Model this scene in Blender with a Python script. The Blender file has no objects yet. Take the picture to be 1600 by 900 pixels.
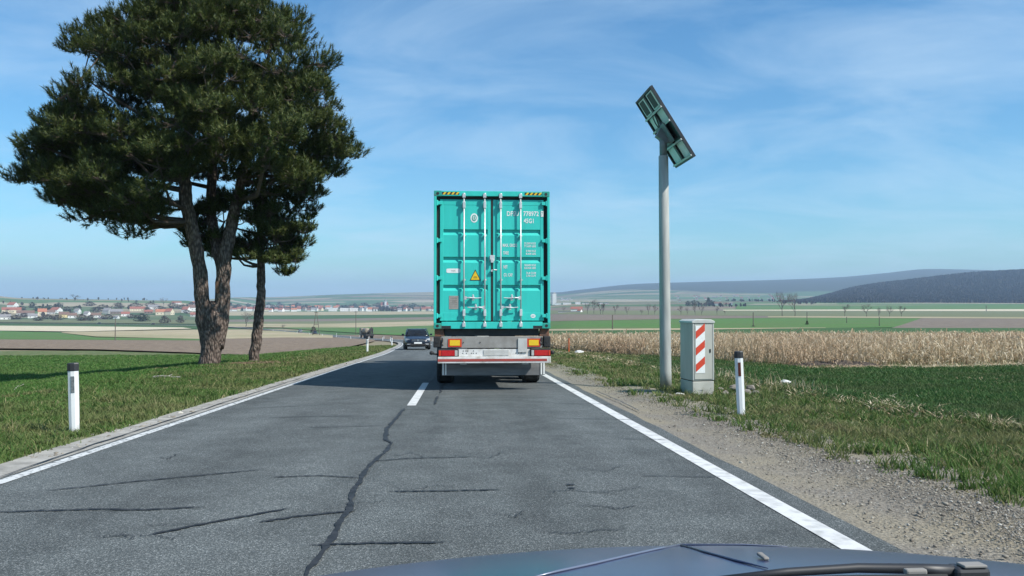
import bpy, bmesh, math, random
import numpy as np
from mathutils import Vector, Matrix, Euler

R = math.radians
SC = bpy.context.scene
COL = SC.collection
rng = np.random.default_rng(7)
random.seed(7)

# ------------------------------------------------------------------ camera, sky, sun, exposure
F_PX, HOR, YAW = 1250.0, 472.0, math.atan(80 / 1250.0)
PITCH = math.atan(22 / 1250.0)
CAM = np.array([0.0, 0.0, 1.33])
cam_data = bpy.data.cameras.new('camera')
cam_data.sensor_width = 36.0
cam_data.lens = F_PX / 1600.0 * 36.0
cam_data.clip_start = 0.05
cam_data.clip_end = 40000
cam = bpy.data.objects.new('camera', cam_data)
COL.objects.link(cam)
cam.location = CAM
cam.rotation_euler = (R(90) + PITCH, 0, -YAW)
SC.camera = cam

SUN_EL, SUN_AZ = R(47), R(90 + 32)          # azimuth clockwise from +Y (the road's direction)
world = bpy.data.worlds.new('World')
SC.world = world
world.use_nodes = True
wn, wl = world.node_tree.nodes, world.node_tree.links
wn.clear()
w_out = wn.new('ShaderNodeOutputWorld')
w_bg = wn.new('ShaderNodeBackground')
w_bg.inputs['Strength'].default_value = 0.116
sky = wn.new('ShaderNodeTexSky')
sky.sky_type = 'NISHITA'
sky.sun_disc = False
sky.sun_elevation = SUN_EL
sky.sun_rotation = SUN_AZ
sky.altitude = 0
sky.air_density = 1.0
sky.dust_density = 0.8
sky.ozone_density = 1.6
# thin cirrus: streaks on a high plane
tc = wn.new('ShaderNodeTexCoord')
sep = wn.new('ShaderNodeSeparateXYZ')
wl.new(tc.outputs['Generated'], sep.inputs[0])
def wmath(op, a, b=None, clamp=False):
    n = wn.new('ShaderNodeMath'); n.operation = op; n.use_clamp = clamp
    for i, v in enumerate((a, b)):
        if v is None: continue
        if isinstance(v, (int, float)): n.inputs[i].default_value = v
        else: wl.new(v, n.inputs[i])
    return n.outputs[0]
zc = wmath('ADD', wmath('MAXIMUM', sep.outputs['Z'], 0.0), 0.16)
u = wmath('DIVIDE', sep.outputs['X'], zc)
v = wmath('DIVIDE', sep.outputs['Y'], zc)
cmb = wn.new('ShaderNodeCombineXYZ')
wl.new(wmath('MULTIPLY', u, 0.75), cmb.inputs[0]); wl.new(wmath('MULTIPLY', v, 1.1), cmb.inputs[1])
nz = wn.new('ShaderNodeTexNoise')
nz.inputs['Scale'].default_value = 1.5; nz.inputs['Detail'].default_value = 7.0
nz.inputs['Roughness'].default_value = 0.60; nz.inputs['Distortion'].default_value = 0.6
wl.new(cmb.outputs[0], nz.inputs['Vector'])
cr = wn.new('ShaderNodeValToRGB')
cr.color_ramp.elements[0].position = 0.405; cr.color_ramp.elements[0].color = (0, 0, 0, 1)
cr.color_ramp.elements[1].position = 0.88; cr.color_ramp.elements[1].color = (1, 1, 1, 1)
wl.new(nz.outputs['Fac'], cr.inputs[0])
cmask = wmath('MULTIPLY', cr.outputs[0], 0.66)
hsv = wn.new('ShaderNodeHueSaturation'); hsv.inputs['Saturation'].default_value = 1.16
wl.new(sky.outputs[0], hsv.inputs['Color'])
tint = wn.new('ShaderNodeMix'); tint.data_type = 'RGBA'; tint.blend_type = 'MULTIPLY'
tint.inputs[0].default_value = 1.0
wl.new(hsv.outputs[0], tint.inputs[6]); tint.inputs[7].default_value = (0.64, 1.01, 1.13, 1)
mx = wn.new('ShaderNodeMix'); mx.data_type = 'RGBA'
wl.new(cmask, mx.inputs[0]); wl.new(tint.outputs[2], mx.inputs[6])
mx.inputs[7].default_value = (4.9, 6.3, 7.5, 1)
wl.new(mx.outputs[2], w_bg.inputs['Color'])
wl.new(w_bg.outputs[0], w_out.inputs['Surface'])

sun_data = bpy.data.lights.new('sun', 'SUN')
sun_data.energy = 5.0
sun_data.angle = R(0.53)
sun_data.color = (1.0, 0.955, 0.88)
sun = bpy.data.objects.new('sun', sun_data)
COL.objects.link(sun)
sdir = Vector((math.sin(SUN_AZ) * math.cos(SUN_EL), math.cos(SUN_AZ) * math.cos(SUN_EL), math.sin(SUN_EL)))
sun.rotation_euler = sdir.to_track_quat('Z', 'Y').to_euler()
sun.location = (20, -20, 40)

SC.render.engine = 'CYCLES'
SC.view_settings.view_transform = 'Standard'
SC.view_settings.look = 'None'
SC.view_settings.exposure = 0.32
SC.view_settings.gamma = 1.0
SC.cycles.max_bounces = 6
SC.cycles.diffuse_bounces = 2
SC.cycles.glossy_bounces = 2
SC.cycles.transmission_bounces = 2
SC.cycles.volume_bounces = 0
SC.cycles.transparent_max_bounces = 4
SC.cycles.use_denoising = True

# ------------------------------------------------------------------ geometry of the view (used to place real things on the ground)
cy_, sy_ = math.cos(YAW), math.sin(YAW)
cp_, sp_ = math.cos(PITCH), math.sin(PITCH)
FWD = np.array([sy_ * cp_, cy_ * cp_, sp_])
RGT = np.array([cy_, -sy_, 0.0])
UPV = np.cross(RGT, FWD)
def ray(px, py): return FWD + RGT * (px - 800) / F_PX + UPV * (450 - py) / F_PX
def pix(p):
    d = np.asarray(p, float) - CAM
    f = d @ FWD
    return 800 + F_PX * (d @ RGT) / f, 450 - F_PX * (d @ UPV) / f, f

def pchip(xs, ys):
    xs, ys = np.array(xs, float), np.array(ys, float)
    h = np.diff(xs); dl = np.diff(ys) / h
    m = np.zeros_like(xs)
    for i in range(1, len(xs) - 1):
        if dl[i - 1] * dl[i] > 0:
            w1, w2 = 2 * h[i] + h[i - 1], h[i] + 2 * h[i - 1]
            m[i] = (w1 + w2) / (w1 / dl[i - 1] + w2 / dl[i])
    m[0], m[-1] = dl[0], dl[-1]
    def f(x):
        x = np.asarray(x, float)
        i = np.clip(np.searchsorted(xs, x) - 1, 0, len(h) - 1)
        t = (np.clip(x, xs[0], xs[-1]) - xs[i]) / h[i]
        return ((2*t**3 - 3*t**2 + 1) * ys[i] + (t**3 - 2*t**2 + t) * h[i] * m[i]
                + (-2*t**3 + 3*t**2) * ys[i+1] + (t**3 - t**2) * h[i] * m[i+1])
    return f
def sstep(a, b, x):
    t = np.clip((np.asarray(x, float) - a) / (b - a), 0, 1)
    return t * t * (3 - 2 * t)

SLOPE = 0.0328
z_road = pchip([-400, -200, -30, 0, 30, 58, 78, 120, 162, 230, 350, 420, 600, 850, 1200, 2500, 15000],
               [9, 6.2, 0.984, 0, -0.984, -2.08, -2.95, -4.75, -6.6, -9.3, -12.9, -14.7, -18.4, -21.5, -22.8, -23, -23])
z_right = pchip([-400, -200, -30, 0, 30, 58, 85, 150, 250, 400, 650, 900, 1300, 1900, 2600, 15000],
                [9, 6.2, 0.984, 0, -0.984, -1.95, -2.8, -4.1, -5.6, -7.6, -10.6, -11.5, -10, -3, 5, 6])
SK_PX = [-900, -300, 0, 60, 150, 300, 350, 440, 540, 680, 800, 870, 900, 1000, 1100, 1240, 1330, 1400, 1480, 1600, 1800, 2400]
SK_Y = [462, 460, 461, 466, 468, 470, 466, 464, 460, 457, 457, 457, 454, 444, 441, 437, 433, 427, 420, 422, 426, 440]
sk_y = pchip(SK_PX, SK_Y)
def sk_r0(px): return np.interp(px, [300, 420, 800, 900], [1100, 2600, 2700, 3000])
def sk_r1(px): return np.interp(px, [300, 420, 800, 900], [2600, 5600, 6000, 7000])
def zt(x, y):
    x, y = np.asarray(x, float), np.asarray(y, float)
    a, b = z_road(y), z_right(y)
    q = x / np.maximum(y, 30)
    w = sstep(0.03, 0.15, q) * sstep(40, 110, y)
    z = a * (1 - w) + b * w
    z = z - 0.95 * sstep(7, 22, -x) * (1 - sstep(60, 150, y))
    px = 720 + F_PX * x / np.maximum(y, 1)
    r1, r0 = sk_r1(px), sk_r0(px)
    top = CAM[2] + (HOR - sk_y(px)) * r1 / F_PX
    t = sstep(r0, r1, y)
    und = 3.0 * np.sin(x / 310.0 + 1.3) * np.sin(y / 420.0) * sstep(900, 2500, y)
    return z + (top - z) * t + und
GD = np.geomspace(2, 9000, 700)
def ground(px, py):
    d = GD
    r = ray(px, py)
    P = CAM[None, :] + d[:, None] * r[None, :]
    s = P[:, 2] - zt(P[:, 0], P[:, 1])
    k = np.argmax(s < 0)
    if s[k] >= 0: k = len(d) - 1
    lo, hi = d[max(k - 1, 0)], d[k]
    for _ in range(25):
        m = 0.5 * (lo + hi); q = CAM + m * r
        if q[2] - zt(q[0], q[1]) < 0: hi = m
        else: lo = m
    q = CAM + hi * r
    return np.array([q[0], q[1], float(zt(q[0], q[1]))])
def at(px, D):                                # ground point in the picture column px at depth D
    r = ray(px, HOR); q = CAM + r * D
    return np.array([q[0], q[1], float(zt(q[0], q[1]))])

# ------------------------------------------------------------------ materials
def nodes_of(m): return m.node_tree.nodes, m.node_tree.links
def material(name, col, rough=0.7, metal=0.0, col2=None, scale=3.0, detail=4.0, bump=0.0, bump_scale=None,
             coat=0.0, spec=0.5, coords='Object', rnd=0.0, stretch=None, contrast=(0.35, 0.65), emit=None, bdist=0.02, splash=None, spots=None):
    m = bpy.data.materials.new(name); m.use_nodes = True
    n, l = nodes_of(m)
    b = n['Principled BSDF']
    b.inputs['Base Color'].default_value = (*col, 1)
    b.inputs['Roughness'].default_value = rough
    b.inputs['Metallic'].default_value = metal
    b.inputs['Specular IOR Level'].default_value = spec
    b.inputs['Coat Weight'].default_value = coat
    b.inputs['Coat Roughness'].default_value = 0.06
    vec = None
    if col2 is not None or bump > 0:
        if coords == 'World':
            vec = n.new('ShaderNodeNewGeometry').outputs['Position']
        else:
            vec = n.new('ShaderNodeTexCoord').outputs[coords]
        if stretch:
            mp = n.new('ShaderNodeMapping'); mp.inputs['Scale'].default_value = stretch
            l.new(vec, mp.inputs[0]); vec = mp.outputs[0]
    out = None
    if col2 is not None:
        t = n.new('ShaderNodeTexNoise'); t.inputs['Scale'].default_value = scale; t.inputs['Detail'].default_value = detail
        l.new(vec, t.inputs['Vector'])
        r = n.new('ShaderNodeValToRGB')
        r.color_ramp.elements[0].position = contrast[0]; r.color_ramp.elements[1].position = contrast[1]
        r.color_ramp.elements[0].color = (*col, 1); r.color_ramp.elements[1].color = (*col2, 1)
        l.new(t.outputs['Fac'], r.inputs[0]); out = r.outputs[0]
    if rnd > 0:
        oi = n.new('ShaderNodeObjectInfo')
        hs = n.new('ShaderNodeHueSaturation')
        mr = n.new('ShaderNodeMapRange'); mr.inputs[3].default_value = 1 - rnd; mr.inputs[4].default_value = 1 + rnd
        l.new(oi.outputs['Random'], mr.inputs[0]); l.new(mr.outputs[0], hs.inputs['Value'])
        if out is not None: l.new(out, hs.inputs['Color'])
        else: hs.inputs['Color'].default_value = (*col, 1)
        out = hs.outputs[0]
    def overlay(out, fac, c):
        mx_ = n.new('ShaderNodeMix'); mx_.data_type = 'RGBA'; l.new(fac, mx_.inputs[0])
        if out is not None: l.new(out, mx_.inputs[6])
        else: mx_.inputs[6].default_value = (*col, 1)
        mx_.inputs[7].default_value = (*c, 1); return mx_.outputs[2]
    if splash:                                   # mud thrown up from the ground: (height, colour)
        tco = n.new('ShaderNodeTexCoord'); sp_n = n.new('ShaderNodeSeparateXYZ'); l.new(tco.outputs['Object'], sp_n.inputs[0])
        tn = n.new('ShaderNodeTexNoise'); tn.inputs['Scale'].default_value = 11; tn.inputs['Detail'].default_value = 8; l.new(tco.outputs['Object'], tn.inputs['Vector'])
        ad_ = n.new('ShaderNodeMath'); ad_.operation = 'MULTIPLY_ADD'; l.new(tn.outputs['Fac'], ad_.inputs[0]); ad_.inputs[1].default_value = -splash[0] * 2.2; l.new(sp_n.outputs['Z'], ad_.inputs[2])
        mr_ = n.new('ShaderNodeMapRange'); mr_.inputs[1].default_value = -splash[0] * 0.15; mr_.inputs[2].default_value = -splash[0] * 1.3; mr_.inputs[4].default_value = 0.75; l.new(ad_.outputs[0], mr_.inputs[0])
        out = overlay(out, mr_.outputs[0], splash[1])
    if spots:                                    # scuffs and rust: (scale, threshold, colour)
        tco = n.new('ShaderNodeTexCoord'); tn = n.new('ShaderNodeTexNoise'); tn.inputs['Scale'].default_value = spots[0]; tn.inputs['Detail'].default_value = 9; tn.inputs['Roughness'].default_value = 0.7
        mp_ = n.new('ShaderNodeMapping'); mp_.inputs['Scale'].default_value = (1, 1, 0.45); l.new(tco.outputs['Object'], mp_.inputs[0]); l.new(mp_.outputs[0], tn.inputs['Vector'])
        mr_ = n.new('ShaderNodeMapRange'); mr_.inputs[1].default_value = spots[1]; mr_.inputs[2].default_value = spots[1] + 0.06; mr_.inputs[4].default_value = 0.8; l.new(tn.outputs['Fac'], mr_.inputs[0])
        out = overlay(out, mr_.outputs[0], spots[2])
    if out is not None: l.new(out, b.inputs['Base Color'])
    if bump > 0:
        t2 = n.new('ShaderNodeTexNoise'); t2.inputs['Scale'].default_value = bump_scale or scale * 4; t2.inputs['Detail'].default_value = 5
        l.new(vec, t2.inputs['Vector'])
        bp = n.new('ShaderNodeBump'); bp.inputs['Strength'].default_value = bump; bp.inputs['Distance'].default_value = bdist
        l.new(t2.outputs['Fac'], bp.inputs['Height']); l.new(bp.outputs[0], b.inputs['Normal'])
    if emit:
        b.inputs['Emission Color'].default_value = (*emit[0], 1); b.inputs['Emission Strength'].default_value = emit[1]
    return m

def layered(name, stops, scale, detail=6, rough=0.95, bump=0.3, bump_scale=30, bdist=0.03, big=None, big_scale=0.3, stretch=None, spec=0.25):
    """ground material: a ramp of earth colours on noise, plus a large-scale tint"""
    m = bpy.data.materials.new(name); m.use_nodes = True
    n, l = nodes_of(m); b = n['Principled BSDF']
    b.inputs['Roughness'].default_value = rough; b.inputs['Specular IOR Level'].default_value = spec
    pos = n.new('ShaderNodeNewGeometry').outputs['Position']
    v = pos
    if stretch:
        mp = n.new('ShaderNodeMapping'); mp.inputs['Scale'].default_value = stretch; l.new(pos, mp.inputs[0]); v = mp.outputs[0]
    t = n.new('ShaderNodeTexNoise'); t.inputs['Scale'].default_value = scale; t.inputs['Detail'].default_value = detail
    t.inputs['Roughness'].default_value = 0.62
    l.new(v, t.inputs['Vector'])
    r = n.new('ShaderNodeValToRGB'); e = r.color_ramp.elements
    while len(e) < len(stops): e.new(0.5)
    for i, (p, c) in enumerate(stops): e[i].position = p; e[i].color = (*c, 1)
    l.new(t.outputs['Fac'], r.inputs[0]); out = r.outputs[0]
    if big:
        t3 = n.new('ShaderNodeTexNoise'); t3.inputs['Scale'].default_value = big_scale; t3.inputs['Detail'].default_value = 4
        l.new(v, t3.inputs['Vector'])
        mr = n.new('ShaderNodeMapRange'); mr.inputs[1].default_value = 0.42; mr.inputs[2].default_value = 0.62
        l.new(t3.outputs['Fac'], mr.inputs[0])
        mx = n.new('ShaderNodeMix'); mx.data_type = 'RGBA'
        l.new(mr.outputs[0], mx.inputs[0]); l.new(out, mx.inputs[6])
        t4 = n.new('ShaderNodeMix'); t4.data_type = 'RGBA'; t4.inputs[0].default_value = 0.6
        l.new(out, t4.inputs[6]); t4.inputs[7].default_value = (*big, 1)
        l.new(t4.outputs[2], mx.inputs[7]); out = mx.outputs[2]
    l.new(out, b.inputs['Base Color'])
    if bump:
        t2 = n.new('ShaderNodeTexNoise'); t2.inputs['Scale'].default_value = bump_scale; t2.inputs['Detail'].default_value = 6
        l.new(v, t2.inputs['Vector'])
        bp = n.new('ShaderNodeBump'); bp.inputs['Strength'].default_value = bump; bp.inputs['Distance'].default_value = bdist
        l.new(t2.outputs['Fac'], bp.inputs['Height']); l.new(bp.outputs[0], b.inputs['Normal'])
    return m

# ------------------------------------------------------------------ mesh helpers
def tag(o, label=None, cat=None, group=None, kind=None):
    if label: o['label'] = label
    if cat: o['category'] = cat
    if group: o['group'] = group
    if kind: o['kind'] = kind
    return o
def link(name, me, m=None, parent=None, smooth=False):
    o = bpy.data.objects.new(name, me); COL.objects.link(o)
    if m is not None and not me.materials: me.materials.append(m)
    if parent is not None: o.parent = parent
    if smooth: me.polygons.foreach_set('use_smooth', [True] * len(me.polygons))
    return o
def empty(name, loc=(0, 0, 0), rot=(0, 0, 0)):
    o = bpy.data.objects.new(name, None); COL.objects.link(o)
    o.location = loc; o.rotation_euler = rot; o.empty_display_size = 0.2
    return o
def np_mesh(name, V, Fc):
    """V (n,3), Fc (m,k) with fixed k"""
    V = np.ascontiguousarray(V, np.float32); Fc = np.ascontiguousarray(Fc, np.int32)
    me = bpy.data.meshes.new(name)
    me.vertices.add(len(V)); me.vertices.foreach_set('co', V.ravel())
    k = Fc.shape[1]
    me.loops.add(Fc.size); me.loops.foreach_set('vertex_index', Fc.ravel())
    me.polygons.add(len(Fc))
    me.polygons.foreach_set('loop_start', np.arange(0, Fc.size, k, dtype=np.int32))
    me.polygons.foreach_set('loop_total', np.full(len(Fc), k, np.int32))
    me.update(calc_edges=True)
    return me
def grid_mesh(name, G):
    """G (a,b,3) -> quads"""
    a, b = G.shape[:2]
    idx = np.arange(a * b).reshape(a, b)
    Fc = np.stack([idx[:-1, :-1], idx[:-1, 1:], idx[1:, 1:], idx[1:, :-1]], -1).reshape(-1, 4)
    V = G.reshape(-1, 3)
    p = V[Fc[len(Fc) // 2]]
    if np.cross(p[1] - p[0], p[2] - p[0])[2] < 0: Fc = Fc[:, ::-1]
    return np_mesh(name, V, Fc)

class MB:
    def __init__(s): s.v = []; s.f = []
    def add(s, vs, fs):
        k = len(s.v); s.v += [tuple(p) for p in vs]; s.f += [tuple(i + k for i in f) for f in fs]; return s
    def box(s, c, d, rot=None, taper=None):
        x, y, z = [q / 2 for q in d]
        P = [(-x, -y, -z), (x, -y, -z), (x, y, -z), (-x, y, -z), (-x, -y, z), (x, -y, z), (x, y, z), (-x, y, z)]
        if taper: P = P[:4] + [(a * taper, b * taper, e) for a, b, e in P[4:]]
        if rot is not None:
            M = rot if isinstance(rot, Matrix) else Euler(rot).to_matrix()
            P = [tuple(M @ Vector(p)) for p in P]
        P = [(p[0] + c[0], p[1] + c[1], p[2] + c[2]) for p in P]
        return s.add(P, [(0, 3, 2, 1), (4, 5, 6, 7), (0, 1, 5, 4), (1, 2, 6, 5), (2, 3, 7, 6), (3, 0, 4, 7)])
    def bx(s, x0, x1, y0, y1, z0, z1):
        return s.box(((x0+x1)/2, (y0+y1)/2, (z0+z1)/2), (abs(x1-x0), abs(y1-y0), abs(z1-z0)))
    def tube(s, pts, rad, n=8, cap=True):
        pts = [Vector(p) for p in pts]
        if not hasattr(rad, '__len__'): rad = [rad] * len(pts)
        rings = []; prev = None
        for i, p in enumerate(pts):
            d = (pts[min(i+1, len(pts)-1)] - pts[max(i-1, 0)])
            d = d.normalized() if d.length > 1e-9 else Vector((0, 0, 1))
            if prev is None:
                a = d.orthogonal().normalized()
            else:
                a = prev - d * prev.dot(d)
                a = a.normalized() if a.length > 1e-6 else d.orthogonal().normalized()
            prev = a; b = d.cross(a)
            rings.append([p + (a * math.cos(2*math.pi*j/n) + b * math.sin(2*math.pi*j/n)) * rad[i] for j in range(n)])
        vs = [q for r_ in rings for q in r_]
        fs = []
        for i in range(len(pts) - 1):
            for j in range(n):
                fs.append((i*n+j, i*n+(j+1) % n, (i+1)*n+(j+1) % n, (i+1)*n+j))
        if cap:
            fs.append(tuple(reversed(range(n)))); fs.append(tuple((len(pts)-1)*n + j for j in range(n)))
        return s.add(vs, fs)
    def cyl(s, p0, p1, r0, r1=None, n=12): return s.tube([p0, p1], [r0, r0 if r1 is None else r1], n)
    def prism(s, poly, y0, y1, axis='y'):
        n = len(poly)
        if axis == 'y': A = [(a, y0, b) for a, b in poly] + [(a, y1, b) for a, b in poly]
        elif axis == 'x': A = [(y0, a, b) for a, b in poly] + [(y1, a, b) for a, b in poly]
        else: A = [(a, b, y0) for a, b in poly] + [(a, b, y1) for a, b in poly]
        fs = [tuple(range(n)), tuple(reversed(range(n, 2*n)))] + [((i+1) % n, i, n+i, n+(i+1) % n) for i in range(n)]
        return s.add(A, fs)
    def lathe(s, prof, n=16, axis='z', c=(0, 0, 0)):
        k = len(prof); vs = []
        for r_, h in prof:
            for j in range(n):
                a = 2*math.pi*j/n; p = (r_*math.cos(a), r_*math.sin(a), h)
                if axis == 'x': p = (p[2], p[0], p[1])
                elif axis == 'y': p = (p[0], p[2], p[1])
                vs.append((p[0]+c[0], p[1]+c[1], p[2]+c[2]))
        fs = [(i*n+j, i*n+(j+1) % n, (i+1)*n+(j+1) % n, (i+1)*n+j) for i in range(k-1) for j in range(n)]
        fs += [tuple(reversed(range(n))), tuple((k-1)*n+j for j in range(n))]
        return s.add(vs, fs)
    def mesh(s, name, fix=True):
        me = bpy.data.meshes.new(name); me.from_pydata(s.v, [], s.f); me.update()
        if fix:
            bm = bmesh.new(); bm.from_mesh(me); bmesh.ops.recalc_face_normals(bm, faces=bm.faces); bm.to_mesh(me); bm.free()
        return me
    def build(s, name, m, parent=None, smooth=False, bevel=0.0, seg=2, sub=0):
        o = link(name, s.mesh(name), m, parent, smooth)
        if bevel > 0:
            b = o.modifiers.new('bevel', 'BEVEL'); b.width = bevel; b.segments = seg; b.limit_method = 'ANGLE'; b.angle_limit = R(35)
        if sub: 
            sm = o.modifiers.new('sub', 'SUBSURF'); sm.levels = sub; sm.render_levels = sub
        return o
def copy_tree(o, parent=None):
    c = o.copy(); COL.objects.link(c); c.parent = parent
    for ch in [k for k in bpy.data.objects if k.parent == o]: copy_tree(ch, c)
    return c
def children_index():
    d = {}
    for k in bpy.data.objects:
        if k.parent: d.setdefault(k.parent.name, []).append(k)
    return d

# ------------------------------------------------------------------ ground and fields
def nb(x, y):
    x, y = np.asarray(x, float), np.asarray(y, float)
    return (np.sin(1.7*x + 0.6*y) * np.sin(1.3*y - 0.4*x + 1) * 0.5 + np.sin(4.1*x - 1.2*y + 2) * np.sin(3.6*y + 0.8*x) * 0.3
            + np.sin(9.3*x + 3*y) * np.sin(8.1*y - 2*x + 1.7) * 0.2)

# base terrain: polar sheet out to beyond the hills
ang = np.concatenate([np.linspace(-180, -50, 40, endpoint=False), np.linspace(-50, 50, 420, endpoint=False), np.linspace(50, 180, 41)])
rad = np.concatenate([np.linspace(0.5, 8, 8, endpoint=False), np.geomspace(8, 13500, 300)])
A, RR = np.meshgrid(np.radians(ang) + YAW * 0, rad, indexing='ij')
X, Y = RR * np.sin(A), RR * np.cos(A)
Z = zt(X, Y) - 0.14 * (1 - sstep(90, 200, RR))
m_ground = bpy.data.materials.new('field_patchwork'); m_ground.use_nodes = True
n, l = nodes_of(m_ground); b = n['Principled BSDF']; b.inputs['Roughness'].default_value = 0.95; b.inputs['Specular IOR Level'].default_value = 0.2
pos = n.new('ShaderNodeNewGeometry').outputs['Position']
mp = n.new('ShaderNodeMapping'); mp.inputs['Scale'].default_value = (0.0021, 0.0075, 0); mp.inputs['Rotation'].default_value = (0, 0, 0.22)
l.new(pos, mp.inputs[0])
vo = n.new('ShaderNodeTexVoronoi'); vo.inputs['Scale'].default_value = 1.0; vo.inputs['Randomness'].default_value = 0.9; l.new(mp.outputs[0], vo.inputs['Vector'])
sx = n.new('ShaderNodeSeparateColor'); l.new(vo.outputs['Color'], sx.inputs[0])
cr = n.new('ShaderNodeValToRGB'); cr.color_ramp.interpolation = 'CONSTANT'
stops = [(0, (0.065, 0.12, 0.045)), (0.2, (0.22, 0.19, 0.12)), (0.36, (0.10, 0.13, 0.06)), (0.5, (0.30, 0.26, 0.18)), (0.62, (0.075, 0.14, 0.05)), (0.76, (0.17, 0.13, 0.095)), (0.88, (0.05, 0.09, 0.035))]
e = cr.color_ramp.elements
while len(e) < len(stops): e.new(0.5)
for i, (p_, c_) in enumerate(stops): e[i].position = p_; e[i].color = (*c_, 1)
l.new(sx.outputs[0], cr.inputs[0])
nt = n.new('ShaderNodeTexNoise'); nt.inputs['Scale'].default_value = 0.02; nt.inputs['Detail'].default_value = 6; l.new(pos, nt.inputs['Vector'])
mr = n.new('ShaderNodeMapRange'); mr.inputs[3].default_value = 0.75; mr.inputs[4].default_value = 1.25; l.new(nt.outputs['Fac'], mr.inputs[0])
hs = n.new('ShaderNodeHueSaturation'); l.new(cr.outputs[0], hs.inputs['Color']); l.new(mr.outputs[0], hs.inputs['Value'])
# woodland on the high ground of the right-hand ridge (a cover of its own: follows altitude)
sz = n.new('ShaderNodeSeparateXYZ'); l.new(pos, sz.inputs[0])
nt2 = n.new('ShaderNodeTexNoise'); nt2.inputs['Scale'].default_value = 0.0016; nt2.inputs['Detail'].default_value = 7; l.new(pos, nt2.inputs['Vector'])
ad = n.new('ShaderNodeMath'); ad.operation = 'MULTIPLY_ADD'; l.new(nt2.outputs['Fac'], ad.inputs[0]); ad.inputs[1].default_value = 130.0; l.new(sz.outputs['Z'], ad.inputs[2])
mw = n.new('ShaderNodeMapRange'); mw.inputs[1].default_value = 118; mw.inputs[2].default_value = 128; l.new(ad.outputs[0], mw.inputs[0])
mxw = n.new('ShaderNodeMix'); mxw.data_type = 'RGBA'; l.new(mw.outputs[0], mxw.inputs[0]); l.new(hs.outputs[0], mxw.inputs[6]); mxw.inputs[7].default_value = (0.035, 0.045, 0.03, 1)
l.new(mxw.outputs[2], b.inputs['Base Color'])
tag(link('ground', grid_mesh('ground', np.stack([X, Y, Z], -1)), m_ground, smooth=True), kind='structure')

def resample(pts, n):
    pts = np.array(pts, float)
    d = np.concatenate([[0], np.cumsum(np.hypot(*np.diff(pts, axis=0).T))])
    t = np.linspace(0, d[-1], n)
    return np.stack([np.interp(t, d, pts[:, 0]), np.interp(t, d, pts[:, 1])], -1)
FK = 0
def field(name, m, bottom, top, nu=40, nv=24):
    global FK
    FK += 1
    B = np.array([ground(*p) for p in resample(bottom, nu)])
    T = np.array([ground(*p) for p in resample(top, nu)])
    t = np.linspace(0, 1, nv)[None, :, None]
    G = B[:, None, :] * (1 - t) + T[:, None, :] * t
    D = np.hypot(G[..., 0], G[..., 1])
    G[..., 2] = zt(G[..., 0], G[..., 1]) + 0.03 + 0.0005 * D + (FK % 5) * 0.008 * (1 + D / 120)
    return tag(link(name, grid_mesh(name, G), m, smooth=True), kind='structure')

m_green = layered('young_crop_green', [(0.3, (0.05, 0.115, 0.028)), (0.55, (0.075, 0.165, 0.038)), (0.75, (0.11, 0.17, 0.06))], 0.6, bump=0.25, bump_scale=8, bdist=0.08, big=(0.10, 0.13, 0.05), big_scale=0.03)
m_dgreen = layered('dark_crop_green', [(0.3, (0.03, 0.075, 0.022)), (0.6, (0.05, 0.105, 0.03)), (0.8, (0.08, 0.11, 0.045))], 0.5, bump=0.25, bump_scale=6, bdist=0.08)
m_plough = layered('ploughed_soil', [(0.3, (0.115, 0.082, 0.058)), (0.5, (0.19, 0.145, 0.105)), (0.72, (0.28, 0.22, 0.16))], 1.1, detail=8, bump=0.9, bump_scale=2.2, bdist=0.25)
m_soil2 = layered('brown_grey_soil', [(0.3, (0.12, 0.095, 0.075)), (0.6, (0.19, 0.155, 0.12)), (0.8, (0.25, 0.20, 0.15))], 0.35, bump=0.3, bump_scale=2, bdist=0.1)
m_tan = layered('tan_stubble', [(0.3, (0.27, 0.215, 0.135)), (0.55, (0.37, 0.31, 0.20)), (0.8, (0.45, 0.39, 0.27))], 0.25, bump=0.2, bump_scale=2, bdist=0.1, big=(0.22, 0.22, 0.11), big_scale=0.012)
m_cream = layered('pale_stubble', [(0.3, (0.42, 0.36, 0.25)), (0.7, (0.58, 0.52, 0.38))], 0.3, bump=0.1, bump_scale=2)
m_olive = layered('olive_meadow', [(0.3, (0.10, 0.12, 0.055)), (0.6, (0.15, 0.16, 0.08)), (0.8, (0.21, 0.19, 0.11))], 0.3, bump=0.2, bump_scale=3)

# left of the road
field('ploughed_field', m_plough, [(-60, 545), (150, 547), (300, 552), (400, 557), (470, 555), (540, 544), (585, 534)], [(-60, 529), (300, 531), (420, 528), (500, 527), (585, 530.5)], 120, 50)
field('crop_field', m_green, [(-60, 531), (330, 533)], [(-60, 516.5), (90, 520.5), (150, 528), (330, 530.5)])
field('stubble_field', m_tan, [(96, 521), (150, 527), (330, 531), (440, 528.5), (520, 529)], [(97, 520), (200, 518), (330, 516), (440, 518), (520, 524)])
field('pale_stubble_field', m_cream, [(-60, 517), (120, 519.2), (300, 514.5)], [(-60, 509.6), (130, 511), (285, 512.6)])
field('grass_strip', m_dgreen, [(-60, 509.8), (130, 511.2), (340, 515)], [(-60, 507.2), (130, 507.6), (340, 511.5)])
field('meadow', m_olive, [(-60, 504), (340, 507)], [(-60, 499.5), (340, 500)])
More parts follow.
